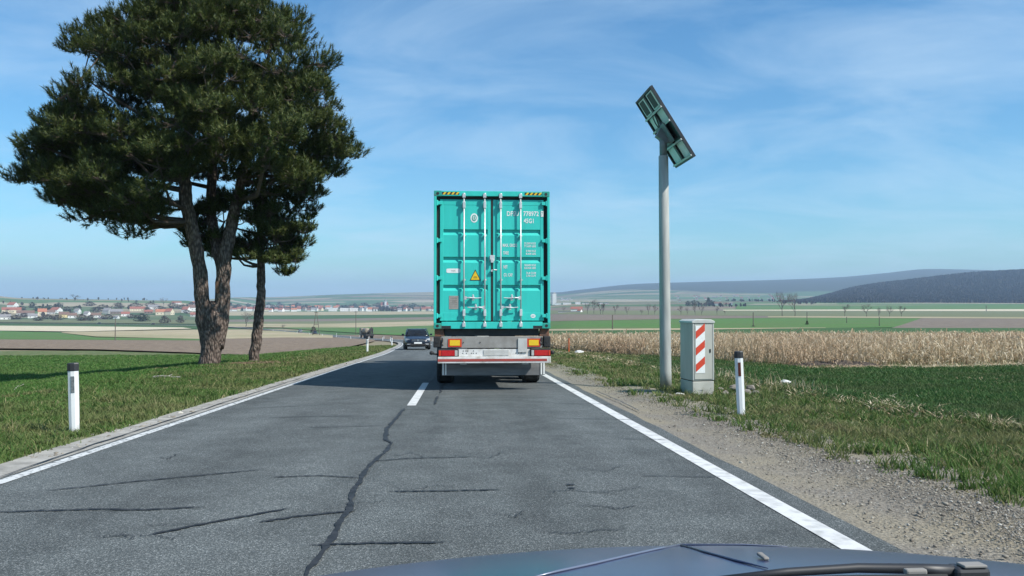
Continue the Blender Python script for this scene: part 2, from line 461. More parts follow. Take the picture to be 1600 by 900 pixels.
# straight ahead, beyond the bend
field('crop_field', m_green, [(455, 514.5), (540, 520), (600, 523.6), (660, 526), (800, 528)], [(440, 512.6), (560, 512.4), (800, 506)])
field('stubble_field', m_tan, [(330, 511.5), (440, 512.7), (560, 512.5), (800, 506.2)], [(330, 507), (500, 506.6), (800, 499.5)])
field('meadow', m_olive, [(330, 507), (500, 506.8), (800, 499.7)], [(330, 504.2), (500, 503), (800, 497.5)])
field('stubble_field', m_soil2, [(330, 504.3), (500, 503.2), (800, 497.7)], [(330, 500), (500, 499), (800, 494)])
field('crop_field', m_dgreen, [(330, 500.2), (500, 499), (800, 494)], [(330, 494), (500, 493.2), (800, 490.5)])
field('stubble_field', m_tan, [(330, 494.2), (500, 493.4), (800, 490.6)], [(330, 488.4), (800, 487)])
# right of the road
field('crop_field', m_dgreen, [(840, 533), (1660, 533)], [(840, 518), (1060, 516.5), (1290, 513.6), (1660, 514)])
field('dirt_track', m_tan, [(840, 518.2), (1060, 516.7), (1290, 513.8)], [(840, 515.6), (1060, 514.4), (1290, 513.2)])
field('crop_field', m_green, [(840, 515.8), (1060, 514.5), (1290, 513.3), (1440, 512)], [(840, 503), (1050, 499.2), (1240, 497), (1440, 498)])
field('bare_field', m_soil2, [(1390, 514.2), (1660, 517)], [(1440, 498), (1660, 499)])
field('bare_field', m_soil2, [(840, 503.1), (1050, 499.3), (1240, 496.9)], [(840, 491.5), (1050, 492.5), (1240, 495)])
field('stubble_field', m_tan, [(1200, 496.9), (1440, 498.1), (1660, 499.2)], [(1200, 495), (1440, 495.4), (1660, 497)])
field('crop_field', m_olive, [(840, 491.6), (1200, 494.8), (1660, 497)], [(840, 486), (1200, 486.4), (1660, 487.4)])
field('stubble_field', m_cream, [(1120, 486.2), (1200, 486.3), (1660, 487.3)], [(1120, 484.6), (1660, 483.4)])
field('crop_field', m_green, [(1150, 484.6), (1660, 483.6)], [(1150, 478.5), (1660, 477)])
field('bare_field', m_soil2, [(840, 486.1), (1130, 486.3)], [(840, 482), (1130, 483)])

# ------------------------------------------------------------------ the road
path_shift = pchip([-400, 20, 40, 58, 78, 110, 150, 185, 240, 300, 420, 600, 750, 850, 905, 940],
                   [0, 0, -0.10, -0.75, -1.8, -4.1, -8.6, -14, -28, -45, -83, -154, -250, -395, -560, -900])
CX = -0.83
ys = np.concatenate([np.arange(-40, 60, 0.8), np.arange(60, 260, 2.0), np.arange(260, 850, 5.0), np.linspace(850, 938, 60)])
cen = np.stack([CX + path_shift(ys), ys], -1)
tg = np.gradient(cen, axis=0); tg /= np.linalg.norm(tg, axis=1)[:, None]
nrm = np.stack([tg[:, 1], -tg[:, 0]], -1)             # to the right
def road_pt(y, off):
    c = np.array([CX + float(path_shift(y)), y]); d = np.array([float(path_shift(y + .5) - path_shift(y - .5)), 1.0]); d /= np.linalg.norm(d)
    p = c + np.array([d[1], -d[0]]) * off
    return p, math.atan2(-d[0], d[1])
def ribbon(name, offs, zoff, m, y0=-40, y1=1000, jag=0.0, parent=None, dz=None):
    k = (ys >= y0) & (ys <= y1)
    C_, N_ = cen[k], nrm[k]
    G = np.zeros((k.sum(), len(offs), 3))
    for j, o in enumerate(offs):
        oo = np.full(k.sum(), float(o)) if not callable(o) else o(ys[k])
        if jag and j == len(offs) - 1: oo = oo + jag * (nb(ys[k] * 1.1, 3) + 0.6 * nb(ys[k] * 3.3, 1))
        p = C_ + N_ * oo[:, None]
        G[:, j, :2] = p
        G[:, j, 2] = zt(C_[:, 0], C_[:, 1]) + 0.02 + 0.0009 * np.maximum(ys[k] - 40, 0) + zoff + (dz[j] if dz else 0)
    return link(name, grid_mesh(name, G), m, parent)

m_asph = bpy.data.materials.new('worn_asphalt'); m_asph.use_nodes = True
n, l = nodes_of(m_asph); b = n['Principled BSDF']; b.inputs['Roughness'].default_value = 0.82; b.inputs['Specular IOR Level'].default_value = 0.35
pos = n.new('ShaderNodeNewGeometry').outputs['Position']
v1 = n.new('ShaderNodeTexVoronoi'); v1.inputs['Scale'].default_value = 150; l.new(pos, v1.inputs['Vector'])
s1 = n.new('ShaderNodeSeparateColor'); l.new(v1.outputs['Color'], s1.inputs[0])
r1 = n.new('ShaderNodeValToRGB'); e = r1.color_ramp.elements
for p_, c_ in ((0.0, (0.036, 0.041, 0.041)), (0.45, (0.064, 0.072, 0.071)), (0.80, (0.092, 0.101, 0.099)), (1.0, (0.22, 0.23, 0.225))):
    if p_ in (0.0, 1.0): el = e[0 if p_ == 0 else len(e) - 1]
    else: el = e.new(p_)
    el.position = p_; el.color = (*c_, 1)
l.new(s1.outputs[0], r1.inputs[0])
mpa = n.new('ShaderNodeMapping'); mpa.inputs['Scale'].default_value = (1.1, 0.09, 1); l.new(pos, mpa.inputs[0])
n2 = n.new('ShaderNodeTexNoise'); n2.inputs['Scale'].default_value = 1.0; n2.inputs['Detail'].default_value = 5; l.new(mpa.outputs[0], n2.inputs['Vector'])
n3 = n.new('ShaderNodeTexNoise'); n3.inputs['Scale'].default_value = 2.3; n3.inputs['Detail'].default_value = 6; l.new(pos, n3.inputs['Vector'])
ma = n.new('ShaderNodeMath'); ma.operation = 'ADD'; l.new(n2.outputs['Fac'], ma.inputs[0]); l.new(n3.outputs['Fac'], ma.inputs[1])
mra = n.new('ShaderNodeMapRange'); mra.inputs[1].default_value = 0.7; mra.inputs[2].default_value = 1.3; mra.inputs[3].default_value = 0.82; mra.inputs[4].default_value = 1.46
sxa = n.new('ShaderNodeSeparateXYZ'); l.new(pos, sxa.inputs[0])
tk = n.new('ShaderNodeMath'); tk.operation = 'MULTIPLY'; l.new(sxa.outputs['X'], tk.inputs[0]); tk.inputs[1].default_value = 2 * math.pi / 1.6
tk2 = n.new('ShaderNodeMath'); tk2.operation = 'COSINE'; l.new(tk.outputs[0], tk2.inputs[0])
tk3 = n.new('ShaderNodeMath'); tk3.operation = 'MULTIPLY_ADD'; l.new(tk2.outputs[0], tk3.inputs[0]); tk3.inputs[1].default_value = 0.07; l.new(ma.outputs[0], tk3.inputs[2])
l.new(tk3.outputs[0], mra.inputs[0])
ha = n.new('ShaderNodeHueSaturation'); l.new(r1.outputs[0], ha.inputs['Color']); l.new(mra.outputs[0], ha.inputs['Value'])
l.new(ha.outputs[0], b.inputs['Base Color'])
bpa = n.new('ShaderNodeBump'); bpa.inputs['Strength'].default_value = 0.55; bpa.inputs['Distance'].default_value = 0.006
l.new(v1.outputs['Distance'], bpa.inputs['Height']); l.new(bpa.outputs[0], b.inputs['Normal'])

m_line = material('road_paint', (0.40, 0.40, 0.385), 0.7, col2=(0.60, 0.60, 0.585), scale=9, coords='World', bump=0.3, bump_scale=90, bdist=0.004, contrast=(0.3, 0.55))
m_line_w = bpy.data.materials.new('worn_road_paint'); m_line_w.use_nodes = True
n, l = nodes_of(m_line_w); b = n['Principled BSDF']; b.inputs['Roughness'].default_value = 0.8
pos = n.new('ShaderNodeNewGeometry').outputs['Position']
t = n.new('ShaderNodeTexNoise'); t.inputs['Scale'].default_value = 22; t.inputs['Detail'].default_value = 6; l.new(pos, t.inputs['Vector'])
r1 = n.new('ShaderNodeValToRGB'); r1.color_ramp.elements[0].position = 0.36; r1.color_ramp.elements[1].position = 0.50
r1.color_ramp.elements[0].color = (0.12, 0.13, 0.13, 1); r1.color_ramp.elements[1].color = (0.54, 0.55, 0.54, 1)
l.new(t.outputs['Fac'], r1.inputs[0]); l.new(r1.outputs[0], b.inputs['Base Color'])
m_seal = material('bitumen_seal', (0.016, 0.018, 0.021), 0.62, col2=(0.036, 0.038, 0.042), scale=14, coords='World', spec=0.3)
m_conc = material('weathered_concrete', (0.21, 0.20, 0.18), 0.9, col2=(0.36, 0.345, 0.31), scale=5, coords='World', bump=0.4, bump_scale=60, bdist=0.01)
m_grav = layered('gravel_shoulder', [(0.25, (0.11, 0.096, 0.078)), (0.48, (0.195, 0.175, 0.145)), (0.62, (0.26, 0.238, 0.20)), (0.8, (0.40, 0.375, 0.33))], 26, detail=9, bump=1.0, bump_scale=34, bdist=0.03, big=(0.27, 0.235, 0.165), big_scale=0.9)
m_dirt = layered('verge_soil', [(0.3, (0.075, 0.10, 0.032)), (0.5, (0.125, 0.14, 0.058)), (0.75, (0.23, 0.20, 0.12))], 3.0, bump=0.6, bump_scale=18, bdist=0.05, big=(0.055, 0.10, 0.028), big_scale=0.5)

road = tag(ribbon('road', [-3.20, -1.6, 0, 1.6, 3.42], 0, m_asph, jag=0.03), kind='structure')
ribbon('edge_line', [3.07, 3.235], 0.005, m_line, parent=road)
ribbon('edge_line', [-3.15, -3.03], 0.005, m_line_w, parent=road)
for k in range(-1, 9):
    ribbon('centre_dash', [-0.075, 0.075], 0.005, m_line, 13.3 + 18 * k, 19.3 + 18 * k, parent=road)

def seal(pts, w, n=60, z=0.0085, wob=0.012):
    P = np.array([ground(*p) for p in pts])[:, :2]
    P = resample(P, n)
    d = np.gradient(P, axis=0); d /= np.linalg.norm(d, axis=1)[:, None]
    nn = np.stack([d[:, 1], -d[:, 0]], -1)
    s = np.linspace(0, 1, n)
    seed = rng.uniform(0, 50)
    off = wob * (nb(s * 17 + seed, 2) + 0.5 * nb(s * 61 + seed, 5))
    ww = w * np.minimum(1, np.minimum(s, 1 - s) * 9 + 0.25) * (0.85 + 0.6 * nb(s * 33 + seed, 9))
    C_ = P + nn * off[:, None]
    G = np.zeros((n, 2, 3)); G[:, 0, :2] = C_ - nn * ww[:, None] / 2; G[:, 1, :2] = C_ + nn * ww[:, None] / 2
    G[..., 2] = (zt(C_[:, 0], C_[:, 1]) + 0.02 + 0.0009 * np.maximum(C_[:, 1] - 40, 0) + z)[:, None]
    link('crack_seal', grid_mesh('crack_seal', G), m_seal, road)
seal([(470, 915), (487, 892), (520, 845), (545, 800), (551, 775), (565, 752), (573, 735), (600, 712), (613, 694)], 0.052, 120, wob=0.016)
seal([(613, 696), (602, 690.5), (605, 672), (616, 660), (632, 640)], 0.06, 60)
seal([(669, 600), (676, 592), (679, 583), (687, 574), (688, 566)], 0.10, 40)
seal([(700, 597), (690, 606), (688, 616)], 0.05, 30)
seal([(684, 621), (679, 634)], 0.05, 20)
for pts, w in (([(70, 772), (210, 757), (410, 738)], 0.03), ([(425, 750), (500, 747.5), (562, 751)], 0.03), ([(-20, 806), (150, 801), (230, 802), (322, 797)], 0.032),
               ([(232, 842), (330, 822), (450, 800)], 0.04), ([(405, 822), (460, 813), (556, 803)], 0.04), ([(576, 725), (640, 720), (735, 718)], 0.03),
               ([(607, 773), (690, 772), (782, 770)], 0.036), ([(485, 858), (580, 855), (695, 854)], 0.034), ([(1000, 748), (1125, 750)], 0.018),
               ([(930, 612), (975, 632), (1000, 645)], 0.03), ([(860, 656), (1000, 659)], 0.025), ([(860, 632), (960, 634)], 0.03),
               ([(400, 640), (520, 634)], 0.03), ([(600, 668), (480, 671)], 0.025), ([(885, 762), (898, 762)], 0.05), ([(888, 767), (899, 768)], 0.04), ([(970, 689), (1040, 691)], 0.02),
               ([(700, 622), (850, 624)], 0.03), ([(420, 655), (560, 652)], 0.03)):
    seal(pts, w, 40)
for _ in range(16):                                     # hairline cracks
    px = rng.uniform(60, 1000); py = rng.uniform(640, 850); L_ = rng.uniform(40, 130)
    if 720 + (py - 513) * 1.6 < px + L_ or px < 720 - (py - 513) * 2.6: continue
    seal([(px, py), (px + L_*.35, py + rng.uniform(-5, 5)), (px + L_*.7, py + rng.uniform(-6, 6)), (px + L_, py + rng.uniform(-8, 8))], rng.uniform(0.007, 0.014), 50, wob=0.035)
tag(ribbon('concrete_edge_strip', [lambda y: -3.60 + 0.05 * nb(y * 0.9, 1), -3.22], -0.004, m_conc, y1=400, dz=[0.012, 0]), kind='structure')
seal([(-40, 763), (150, 697), (330, 638), (480, 589)], 0.03, 90, z=0.010, wob=0.02)

# ------------------------------------------------------------------ verges, shoulder, near fields
GB_Y, GB_X = [-10, 0, 6.5, 13, 20, 30, 45, 70, 100], [4.9, 4.8, 4.55, 4.05, 3.8, 3.4, 3.0, 2.75, 2.75]
def gb(y): return np.interp(y, GB_Y, GB_X) + 0.16 * nb(np.asarray(y) * 0.8, 4) + path_shift(y)
def z_left(x, y): return zt(x, y) + 0.02 + 0.0 * sstep(4.4, 5.5, -(x - path_shift(y))) + 0.035 * nb(x * 0.8, y * 0.8) * sstep(4.4, 6, -(x - path_shift(y)))
def z_rght(x, y):
    q = x - gb(y)
    return zt(x, y) + 0.012 - 0.03 * sstep(0, 0.7, q) + 0.035 * nb(x * 0.7, y * 0.7) * sstep(0, 1, q) + 0.09 * sstep(2.2, 3.0, q) * (1 - sstep(3.0, 4.2, q)) * (0.6 + 0.4 * nb(x, y))
yy = np.concatenate([np.arange(-8, 40, 0.35), np.arange(40, 100, 1.0)])
tt = np.concatenate([np.linspace(0, 8, 40), np.geomspace(8.4, 75, 30)])
G = np.zeros((len(yy), len(tt), 3))
for i, y in enumerate(yy):
    x = -4.40 + float(path_shift(y)) - tt + 0.06 * float(nb(y * 0.9, 1))
    G[i, :, 0] = x; G[i, :, 1] = y; G[i, :, 2] = z_left(x, np.full_like(x, y)) - 0.10 * sstep(60, 95, y)
tag(link('grass_verge', grid_mesh('verge', G), m_dirt, smooth=True), kind='structure')
tt = np.concatenate([np.linspace(0, 8, 50), np.geomspace(8.4, 80, 30)])
G = np.zeros((len(yy), len(tt), 3))
for i, y in enumerate(yy):
    x = float(gb(y)) - 0.05 + tt
    G[i, :, 0] = x; G[i, :, 1] = y; G[i, :, 2] = z_rght(x, np.full_like(x, y)) - 0.10 * sstep(75, 98, y)
tag(link('field_verge', grid_mesh('verge', G), m_dirt, smooth=True), kind='structure')
G = np.zeros((len(yy), 16, 3))
for i, y in enumerate(yy):
    x = np.linspace(2.50 + float(path_shift(y)), float(gb(y)) + 0.25, 16)
    G[i, :, 0] = x; G[i, :, 1] = y
    e_ = np.linspace(0, 1, 16)
    G[i, :, 2] = zt(x, np.full_like(x, y)) + 0.008 + 0.02 * np.sin(e_ * math.pi) * 0.6 * nb(x * 1.5, y * 1.5) - 0.035 * np.sin(np.clip(e_ * 1.3, 0, 1) * math.pi) + 0.006
tag(link('gravel_shoulder', grid_mesh('shoulder', G), m_grav, smooth=True), kind='structure')

def in_view(x, y, z, pad=40):
    d = np.stack([x, y, z], -1) - CAM
    f = d @ FWD
    px = 800 + F_PX * (d @ RGT) / np.maximum(f, .1); py = 450 - F_PX * (d @ UPV) / np.maximum(f, .1)
    return (f > 1) & (px > -pad) & (px < 1600 + pad) & (py < 900 + pad * 2)
def blades(name, x, y, z, h, w, m, lean=0.5, kind='stuff', label=None, cat=None):
    n = len(x)
    a = rng.uniform(0, 2 * math.pi, n); ln = rng.normal(0, lean, (n, 2)) * h[:, None]
    B = np.stack([x, y, z], -1); s = np.stack([np.cos(a), np.sin(a), np.zeros(n)], -1) * (w / 2)[:, None]
    tip = B + np.concatenate([ln, h[:, None]], 1)
    mid = B + np.concatenate([ln * 0.35, 0.55 * h[:, None]], 1)
    V = np.stack([B - s, B + s, mid + s * 0.75, mid - s * 0.75, tip], 1).reshape(-1, 3)
    i = np.arange(n)[:, None] * 5
    T = np.concatenate([i + [0, 1, 2], i + [0, 2, 3], i + [3, 2, 4]], 0)
    o = link(name, np_mesh(name, V, T), m)
    return tag(o, label, cat, kind=kind)
def leafmat(name, cols, scale=60.0, rough=0.75, big=None, bigs=0.5, trans=0.25):
    m = bpy.data.materials.new(name); m.use_nodes = True
    n, l = nodes_of(m); b = n['Principled BSDF']; b.inputs['Roughness'].default_value = rough; b.inputs['Specular IOR Level'].default_value = 0.25
    pos = n.new('ShaderNodeNewGeometry')
    r = n.new('ShaderNodeValToRGB'); e = r.color_ramp.elements
    while len(e) < len(cols): e.new(0.5)
    for i, (p, c) in enumerate(cols): e[i].position = p; e[i].color = (*c, 1)
    l.new(pos.outputs['Random Per Island'], r.inputs[0]); out = r.outputs[0]
    if big:
        t3 = n.new('ShaderNodeTexNoise'); t3.inputs['Scale'].default_value = bigs; t3.inputs['Detail'].default_value = 4; l.new(pos.outputs['Position'], t3.inputs['Vector'])
        mr = n.new('ShaderNodeMapRange'); mr.inputs[1].default_value = 0.45; mr.inputs[2].default_value = 0.62; mr.inputs[4].default_value = 0.75; l.new(t3.outputs['Fac'], mr.inputs[0])
        mx = n.new('ShaderNodeMix'); mx.data_type = 'RGBA'; l.new(mr.outputs[0], mx.inputs[0]); l.new(out, mx.inputs[6]); mx.inputs[7].default_value = (*big, 1); out = mx.outputs[2]
    l.new(out, b.inputs['Base Color'])
    if trans:
        tr = n.new('ShaderNodeBsdfTranslucent'); l.new(out, tr.inputs['Color'])
        ms = n.new('ShaderNodeMixShader'); ms.inputs[0].default_value = trans
        l.new(b.outputs[0], ms.inputs[1]); l.new(tr.outputs[0], ms.inputs[2])
        l.new(ms.outputs[0], n['Material Output'].inputs['Surface'])
    return m
m_grass = leafmat('verge_grass_blades', [(0.0, (0.055, 0.115, 0.025)), (0.5, (0.090, 0.165, 0.038)), (0.8, (0.13, 0.185, 0.052)), (0.95, (0.22, 0.21, 0.09)), (1.0, (0.42, 0.36, 0.21))], big=(0.22, 0.21, 0.095), bigs=0.5, trans=0.35)
m_crop = leafmat('young_wheat_blades', [(0.0, (0.030, 0.085, 0.024)), (0.6, (0.058, 0.130, 0.034)), (0.95, (0.11, 0.17, 0.055)), (1.0, (0.30, 0.27, 0.15))], trans=0.3, big=(0.085, 0.115, 0.045), bigs=0.45)
m_dry = leafmat('dry_corn_blades', [(0.0, (0.30, 0.205, 0.125)), (0.3, (0.46, 0.355, 0.225)), (0.65, (0.585, 0.48, 0.325)), (1.0, (0.76, 0.67, 0.51))], trans=0.35, big=(0.46, 0.33, 0.22), bigs=0.12)

def scatter(n, dmin, dmax, pxlo, pxhi):
    D = 1 / rng.uniform(1 / dmax, 1 / dmin, n) ** 1.0
    D = np.exp(rng.uniform(math.log(dmin), math.log(dmax), n))
    px = rng.uniform(pxlo, pxhi, n)
    q = CAM[:2] + D[:, None] * (FWD[None, :2] + RGT[None, :2] * ((px - 800) / F_PX)[:, None])
    return q[:, 0], q[:, 1], D
# left verge grass
x, y, D = scatter(420000, 6.5, 85, -60, 700)
edge = -4.42 + path_shift(y) + 0.10 * nb(y * 2.1, 2)
k = (x < edge) & (y < 80)
thin = rng.uniform(0, 1, len(x)) < np.clip((edge - x) / 0.5 + 0.15, 0, 1)
k &= thin & (rng.uniform(0, 1, len(x)) < 0.45 + 0.55 * sstep(-0.5, -0.1, nb(x * 0.9 + 3, y * 0.7)))
x, y, D = x[k], y[k], D[k]
h = rng.uniform(0.035, 0.085, len(x)) * (1 + 0.8 * nb(x * 0.9, y * 0.9)) * np.clip(1 + (D - 12) / 60, 1, 1.6)
far = (edge[k] - x) > 3.2 + 0.8 * nb(x * 0.5, y * 0.5) + 1.2 * rng.normal(0, 1, len(x)) * 0.6
m_fresh = leafmat('fresh_meadow_blades', [(0.0, (0.045, 0.12, 0.022)), (0.5, (0.075, 0.175, 0.034)), (0.9, (0.115, 0.20, 0.05)), (1.0, (0.26, 0.25, 0.12))], big=(0.11, 0.175, 0.05), bigs=0.35, trans=0.35)
blades('meadow_grass', x[far], y[far], z_left(x[far], y[far]) - 0.01, h[far], (0.006 + 0.0011 * D)[far], m_fresh, 0.55, label='fresh green meadow grass round the pines left of the road', cat='grass')
x, y, D, h = x[~far], y[~far], D[~far], h[~far]
blades('verge_grass', x, y, z_left(x, y) - 0.01, h, 0.006 + 0.0011 * D, m_grass, 0.55, label='short green and straw grass on the verge left of the road', cat='grass')
# right verge grass
m_grassr = leafmat('dry_verge_blades', [(0.0, (0.050, 0.100, 0.025)), (0.45, (0.085, 0.145, 0.036)), (0.7, (0.13, 0.165, 0.055)), (0.86, (0.24, 0.21, 0.10)), (1.0, (0.42, 0.35, 0.21))], big=(0.21, 0.18, 0.09), bigs=0.75, trans=0.3)
x, y, D = scatter(420000, 6.0, 80, 840, 1660)
q = x - gb(y)
lim = 2.9 + 0.35 * nb(x * 0.9, y * 0.9)
k = (q > -0.75) & (((q < lim) & (y < 30)) | ((y >= 26) & (y < 75) & (x < np.interp(y, [26, 30, 38, 47, 58, 70], [13, 12.0, 10.6, 8.5, 7.0, 5.8]))))
k &= rng.uniform(0, 1, len(x)) < np.clip((q + 0.55 + 0.45 * nb(x * 2.2, y * 1.6)) / 0.7, 0.03, 1) * (0.4 + 0.6 * sstep(-0.5, 0.0, nb(x * 1.1 + 5, y * 0.8)))
x, y, D = x[k], y[k], D[k]; q = x - gb(y)
h = rng.uniform(0.02, 0.085, len(x)) * (1 + 0.75 * nb(x * 0.8, y * 0.8)) * np.clip(0.5 + q, 0.4, 1.0)
blades('verge_grass', x, y, z_rght(x, y) - 0.01, h, 0.007 + 0.0010 * D, m_grassr, 0.75, label='ragged green grass along the gravel shoulder right of the road', cat='grass')
# taller weed tufts breaking the verges and the gravel edge
def weed_tufts(nc, dmin, dmax, pxlo, pxhi, cond, zf, label):
    x, y, D = scatter(nc * 30, dmin, dmax, pxlo, pxhi); k = cond(x, y); x, y, D = x[k][:nc], y[k][:nc], D[k][:nc]
    m_ = 26; n_ = len(x) * m_
    sp_ = np.repeat(rng.uniform(0.03, 0.10, len(x)), m_); hh = np.repeat(rng.uniform(0.07, 0.20, len(x)), m_)
    xx = np.repeat(x, m_) + rng.normal(0, 1, n_) * sp_; yy_ = np.repeat(y, m_) + rng.normal(0, 1, n_) * sp_
    blades('weed_tufts', xx, yy_, zf(xx, yy_) - 0.01, hh * rng.uniform(0.5, 1.1, n_), 0.007 + 0.0009 * np.repeat(D, m_), m_grass, 0.55, label=label, cat='weeds')
weed_tufts(420, 6, 45, 850, 1660, lambda x, y: (x - gb(y) > -0.55) & (x - gb(y) < 2.8) & (y < 40), z_rght, 'taller weed tufts scattered along the right verge and gravel edge')
weed_tufts(420, 6.5, 60, -50, 640, lambda x, y: (x < -4.5 + path_shift(y)) & (x > -9) & (y < 60), z_left, 'taller weed tufts scattered over the left verge')
# young crop on the right
x, y, D = scatter(300000, 8.0, 48, 1000, 1680)
q = x - gb(y)
YF_X, YF_Y = [2, 4.0, 5.5, 6.6, 8, 10, 11.5, 16, 24, 45, 70, 100], [95, 88, 70, 57, 46, 36.5, 26.5, 26.5, 29, 33.5, 39, 45]
def yf(x): return np.interp(x, YF_X, YF_Y)
k = (q > 2.9 + 0.3 * nb(x, y) + rng.normal(0, 0.3, len(x))) & (y < yf(x) - 1.2) & (rng.uniform(0, 1, len(x)) < 0.35 + 0.65 * sstep(-0.45, 0.1, nb(x * 0.5, y * 0.35) + 0.25 * sstep(3.2, 6, q)))
x, y, D = x[k], y[k], D[k]
blades('young_crop', x, y, z_rght(x, y) - 0.01, rng.uniform(0.05, 0.11, len(x)), 0.008 + 0.0012 * D, m_crop, 0.5, label='low dark green young crop in the field beside the verge', cat='crop')

# dry corn: stalks with hanging leaves, one stand nobody could count
def corn():
    P = []
    xs = rng.uniform(3.5, 78, 200000); yq = rng.uniform(27, 92, 200000)
    k = (yq > yf(xs) + 0.4 * nb(xs * 0.8, 1)) & (yq < 88 + 0.02 * xs) & (xs < yq * 0.76 + 3)
    front = yq - yf(xs)
    keep = np.where(front < 8, 1.0, np.where(front < 20, 0.55, 0.34))
    k &= rng.uniform(0, 1, len(xs)) < keep * 0.55
    xs, yq, front = xs[k], yq[k], front[k]
    n = len(xs); z0 = z_rght(xs, yq) - 0.02
    D = np.hypot(xs, yq); f = np.clip(D / 45, 0.75, 1.6)
    H = rng.uniform(0.42, 1.10, n) * np.where(rng.uniform(0, 1, n) < 0.06, 1.25, 1)
    H *= np.clip(0.55 + front * 0.25, 0.55, 1)
    V = []; T = []; base = 0
    def strip(p0, p1, p2, w0, w1, w2, a):
        nonlocal base
        s = np.stack([np.cos(a), np.sin(a), np.zeros(n)], -1)
        vs = np.stack([p0 - s * w0[:, None], p0 + s * w0[:, None], p1 - s * w1[:, None], p1 + s * w1[:, None], p2 - s * w2[:, None], p2 + s * w2[:, None]], 1).reshape(-1, 3)
        i = base + np.arange(n)[:, None] * 6
        V.append(vs); T.append(np.concatenate([i + [0, 1, 3], i + [0, 3, 2], i + [2, 3, 5], i + [2, 5, 4]], 0)); base += n * 6
    B = np.stack([xs, yq, z0], -1)
    ln = rng.normal(0, 0.16, (n, 2))
    tip = B + np.concatenate([ln * H[:, None], H[:, None]], 1)
    for q_ in range(2):
        strip(B, (B + tip) / 2, tip, 0.013 * f, 0.012 * f, 0.008 * f, rng.uniform(0, 3.14, n))
    for q_ in range(5):
        t = rng.uniform(0.12, 0.95, n)[:, None]; a = rng.uniform(0, 6.28, n); L = rng.uniform(0.22, 0.5, n) * np.clip(H, 0.5, 1)
        r0 = B + (tip - B) * t
        o = np.stack([np.cos(a), np.sin(a)], -1)
        up = rng.uniform(-0.3, 0.9, n) * L * 0.6; dn = rng.uniform(-1.1, 0.35, n) * L
        p1 = r0 + np.concatenate([o * (L * 0.5)[:, None], up[:, None]], 1)
        p2 = r0 + np.concatenate([o * (L * 0.95)[:, None], (up + dn)[:, None]], 1)
        p1[:, 2] = np.maximum(p1[:, 2], z0 + 0.03); p2[:, 2] = np.maximum(p2[:, 2], z0 + 0.015)
        strip(r0, p1, p2, 0.014 * f, 0.024 * f, 0.004 * f, a + 1.57 + rng.normal(0, 0.5, n))
    o = link('corn_stand', np_mesh('corn', np.concatenate(V), np.concatenate(T)), m_dry)
    tag(o, 'pale dry corn stand with broken leaves across the field on the right', 'corn', kind='stuff')
corn()
# straw litter along the foot of the corn and at the edge of the crop
x, y, D = scatter(60000, 9, 50, 860, 1680)
q = x - gb(y)
k = ((np.abs(y - yf(x) + 0.6) < 1.3) & (x > 5.5)) | ((np.abs(q - 2.9 - 0.3 * nb(x, y)) < 0.35) & (rng.uniform(0, 1, len(x)) < 0.5)) | ((q > 2.9) & (q < 12) & (y < yf(x)) & (nb(x * 0.45 + 2, y * 0.30) > 0.36) & (rng.uniform(0, 1, len(x)) < 0.22))
x, y, D = x[k], y[k], D[k]
blades('straw_litter', x, y, z_rght(x, y) + 0.005, rng.uniform(0.02, 0.09, len(x)), 0.010 + 0.0012 * D, m_dry, 1.8, label='pale dry straw litter lying between verge, crop and corn', cat='straw')

# tall dry stems at the edge of the crop
k = 420
y = rng.uniform(12, 24, k); x = gb(y) + 2.9 + rng.normal(0, 0.35, k)
kk = nb(x * 0.6, y * 0.5) > -0.05
blades('dry_stems', x[kk], y[kk], z_rght(x[kk], y[kk]), rng.uniform(0.12, 0.34, kk.sum()), np.full(kk.sum(), 0.012), m_dry, 0.35, label='tall thin dry stems between the verge grass and the green crop', cat='dry stems')
# pebbles on the shoulder
ico = bmesh.new(); bmesh.ops.create_icosphere(ico, subdivisions=1, radius=1)
IV = np.array([v.co[:] for v in ico.verts]); IF = np.array([[v.index for v in f.verts] for f in ico.faces]); ico.free()
def pebbles(name, x, y, z, r, m, label, cat):
    n = len(x)
    sc = rng.uniform(0.6, 1.4, (n, 3)) * r[:, None]; sc[:, 2] *= 0.6
    a = rng.uniform(0, 6.28, n)
    P = IV[None] * sc[:, None, :] * (1 + rng.normal(0, 0.12, (n, len(IV), 1)))
    X_ = P[..., 0] * np.cos(a)[:, None] - P[..., 1] * np.sin(a)[:, None]; Y_ = P[..., 0] * np.sin(a)[:, None] + P[..., 1] * np.cos(a)[:, None]
    V = np.stack([X_ + x[:, None], Y_ + y[:, None], P[..., 2] + z[:, None]], -1).reshape(-1, 3)
    T = (IF[None] + (np.arange(n) * len(IV))[:, None, None]).reshape(-1, 3)
    return tag(link(name, np_mesh(name, V, T), m), label, cat, kind='stuff')
m_stone = leafmat('pebble_stone', [(0.0, (0.15, 0.13, 0.105)), (0.45, (0.22, 0.195, 0.16)), (0.88, (0.29, 0.265, 0.22)), (1.0, (0.48, 0.46, 0.41))], trans=0)
x, y, D = scatter(150000, 4.5, 40, 850, 1680)
c_ = (x - 2.75 - path_shift(y)) / (gb(y) - 2.75 - path_shift(y))
k = (c_ > 0.0) & (c_ < 1.6) & (rng.uniform(0, 1, len(x)) < 0.15 + 0.85 * sstep(0.15, 0.6, c_) * (1 - 0.75 * sstep(1.2, 1.6, c_)))
x, y, D = x[k], y[k], D[k]
pebbles('gravel', x, y, np.where(x > gb(y) - 0.05, z_rght(x, y), zt(x, y) + 0.002), rng.gamma(1.3, 0.0021, len(x)) + 0.0022 + 0.00018 * D, m_stone, 'loose grey and white pebbles on the shoulder right of the road', 'gravel')
x, y, D = scatter(14000, 6.5, 45, -60, 640)
e_ = -4.38 + path_shift(y) - x
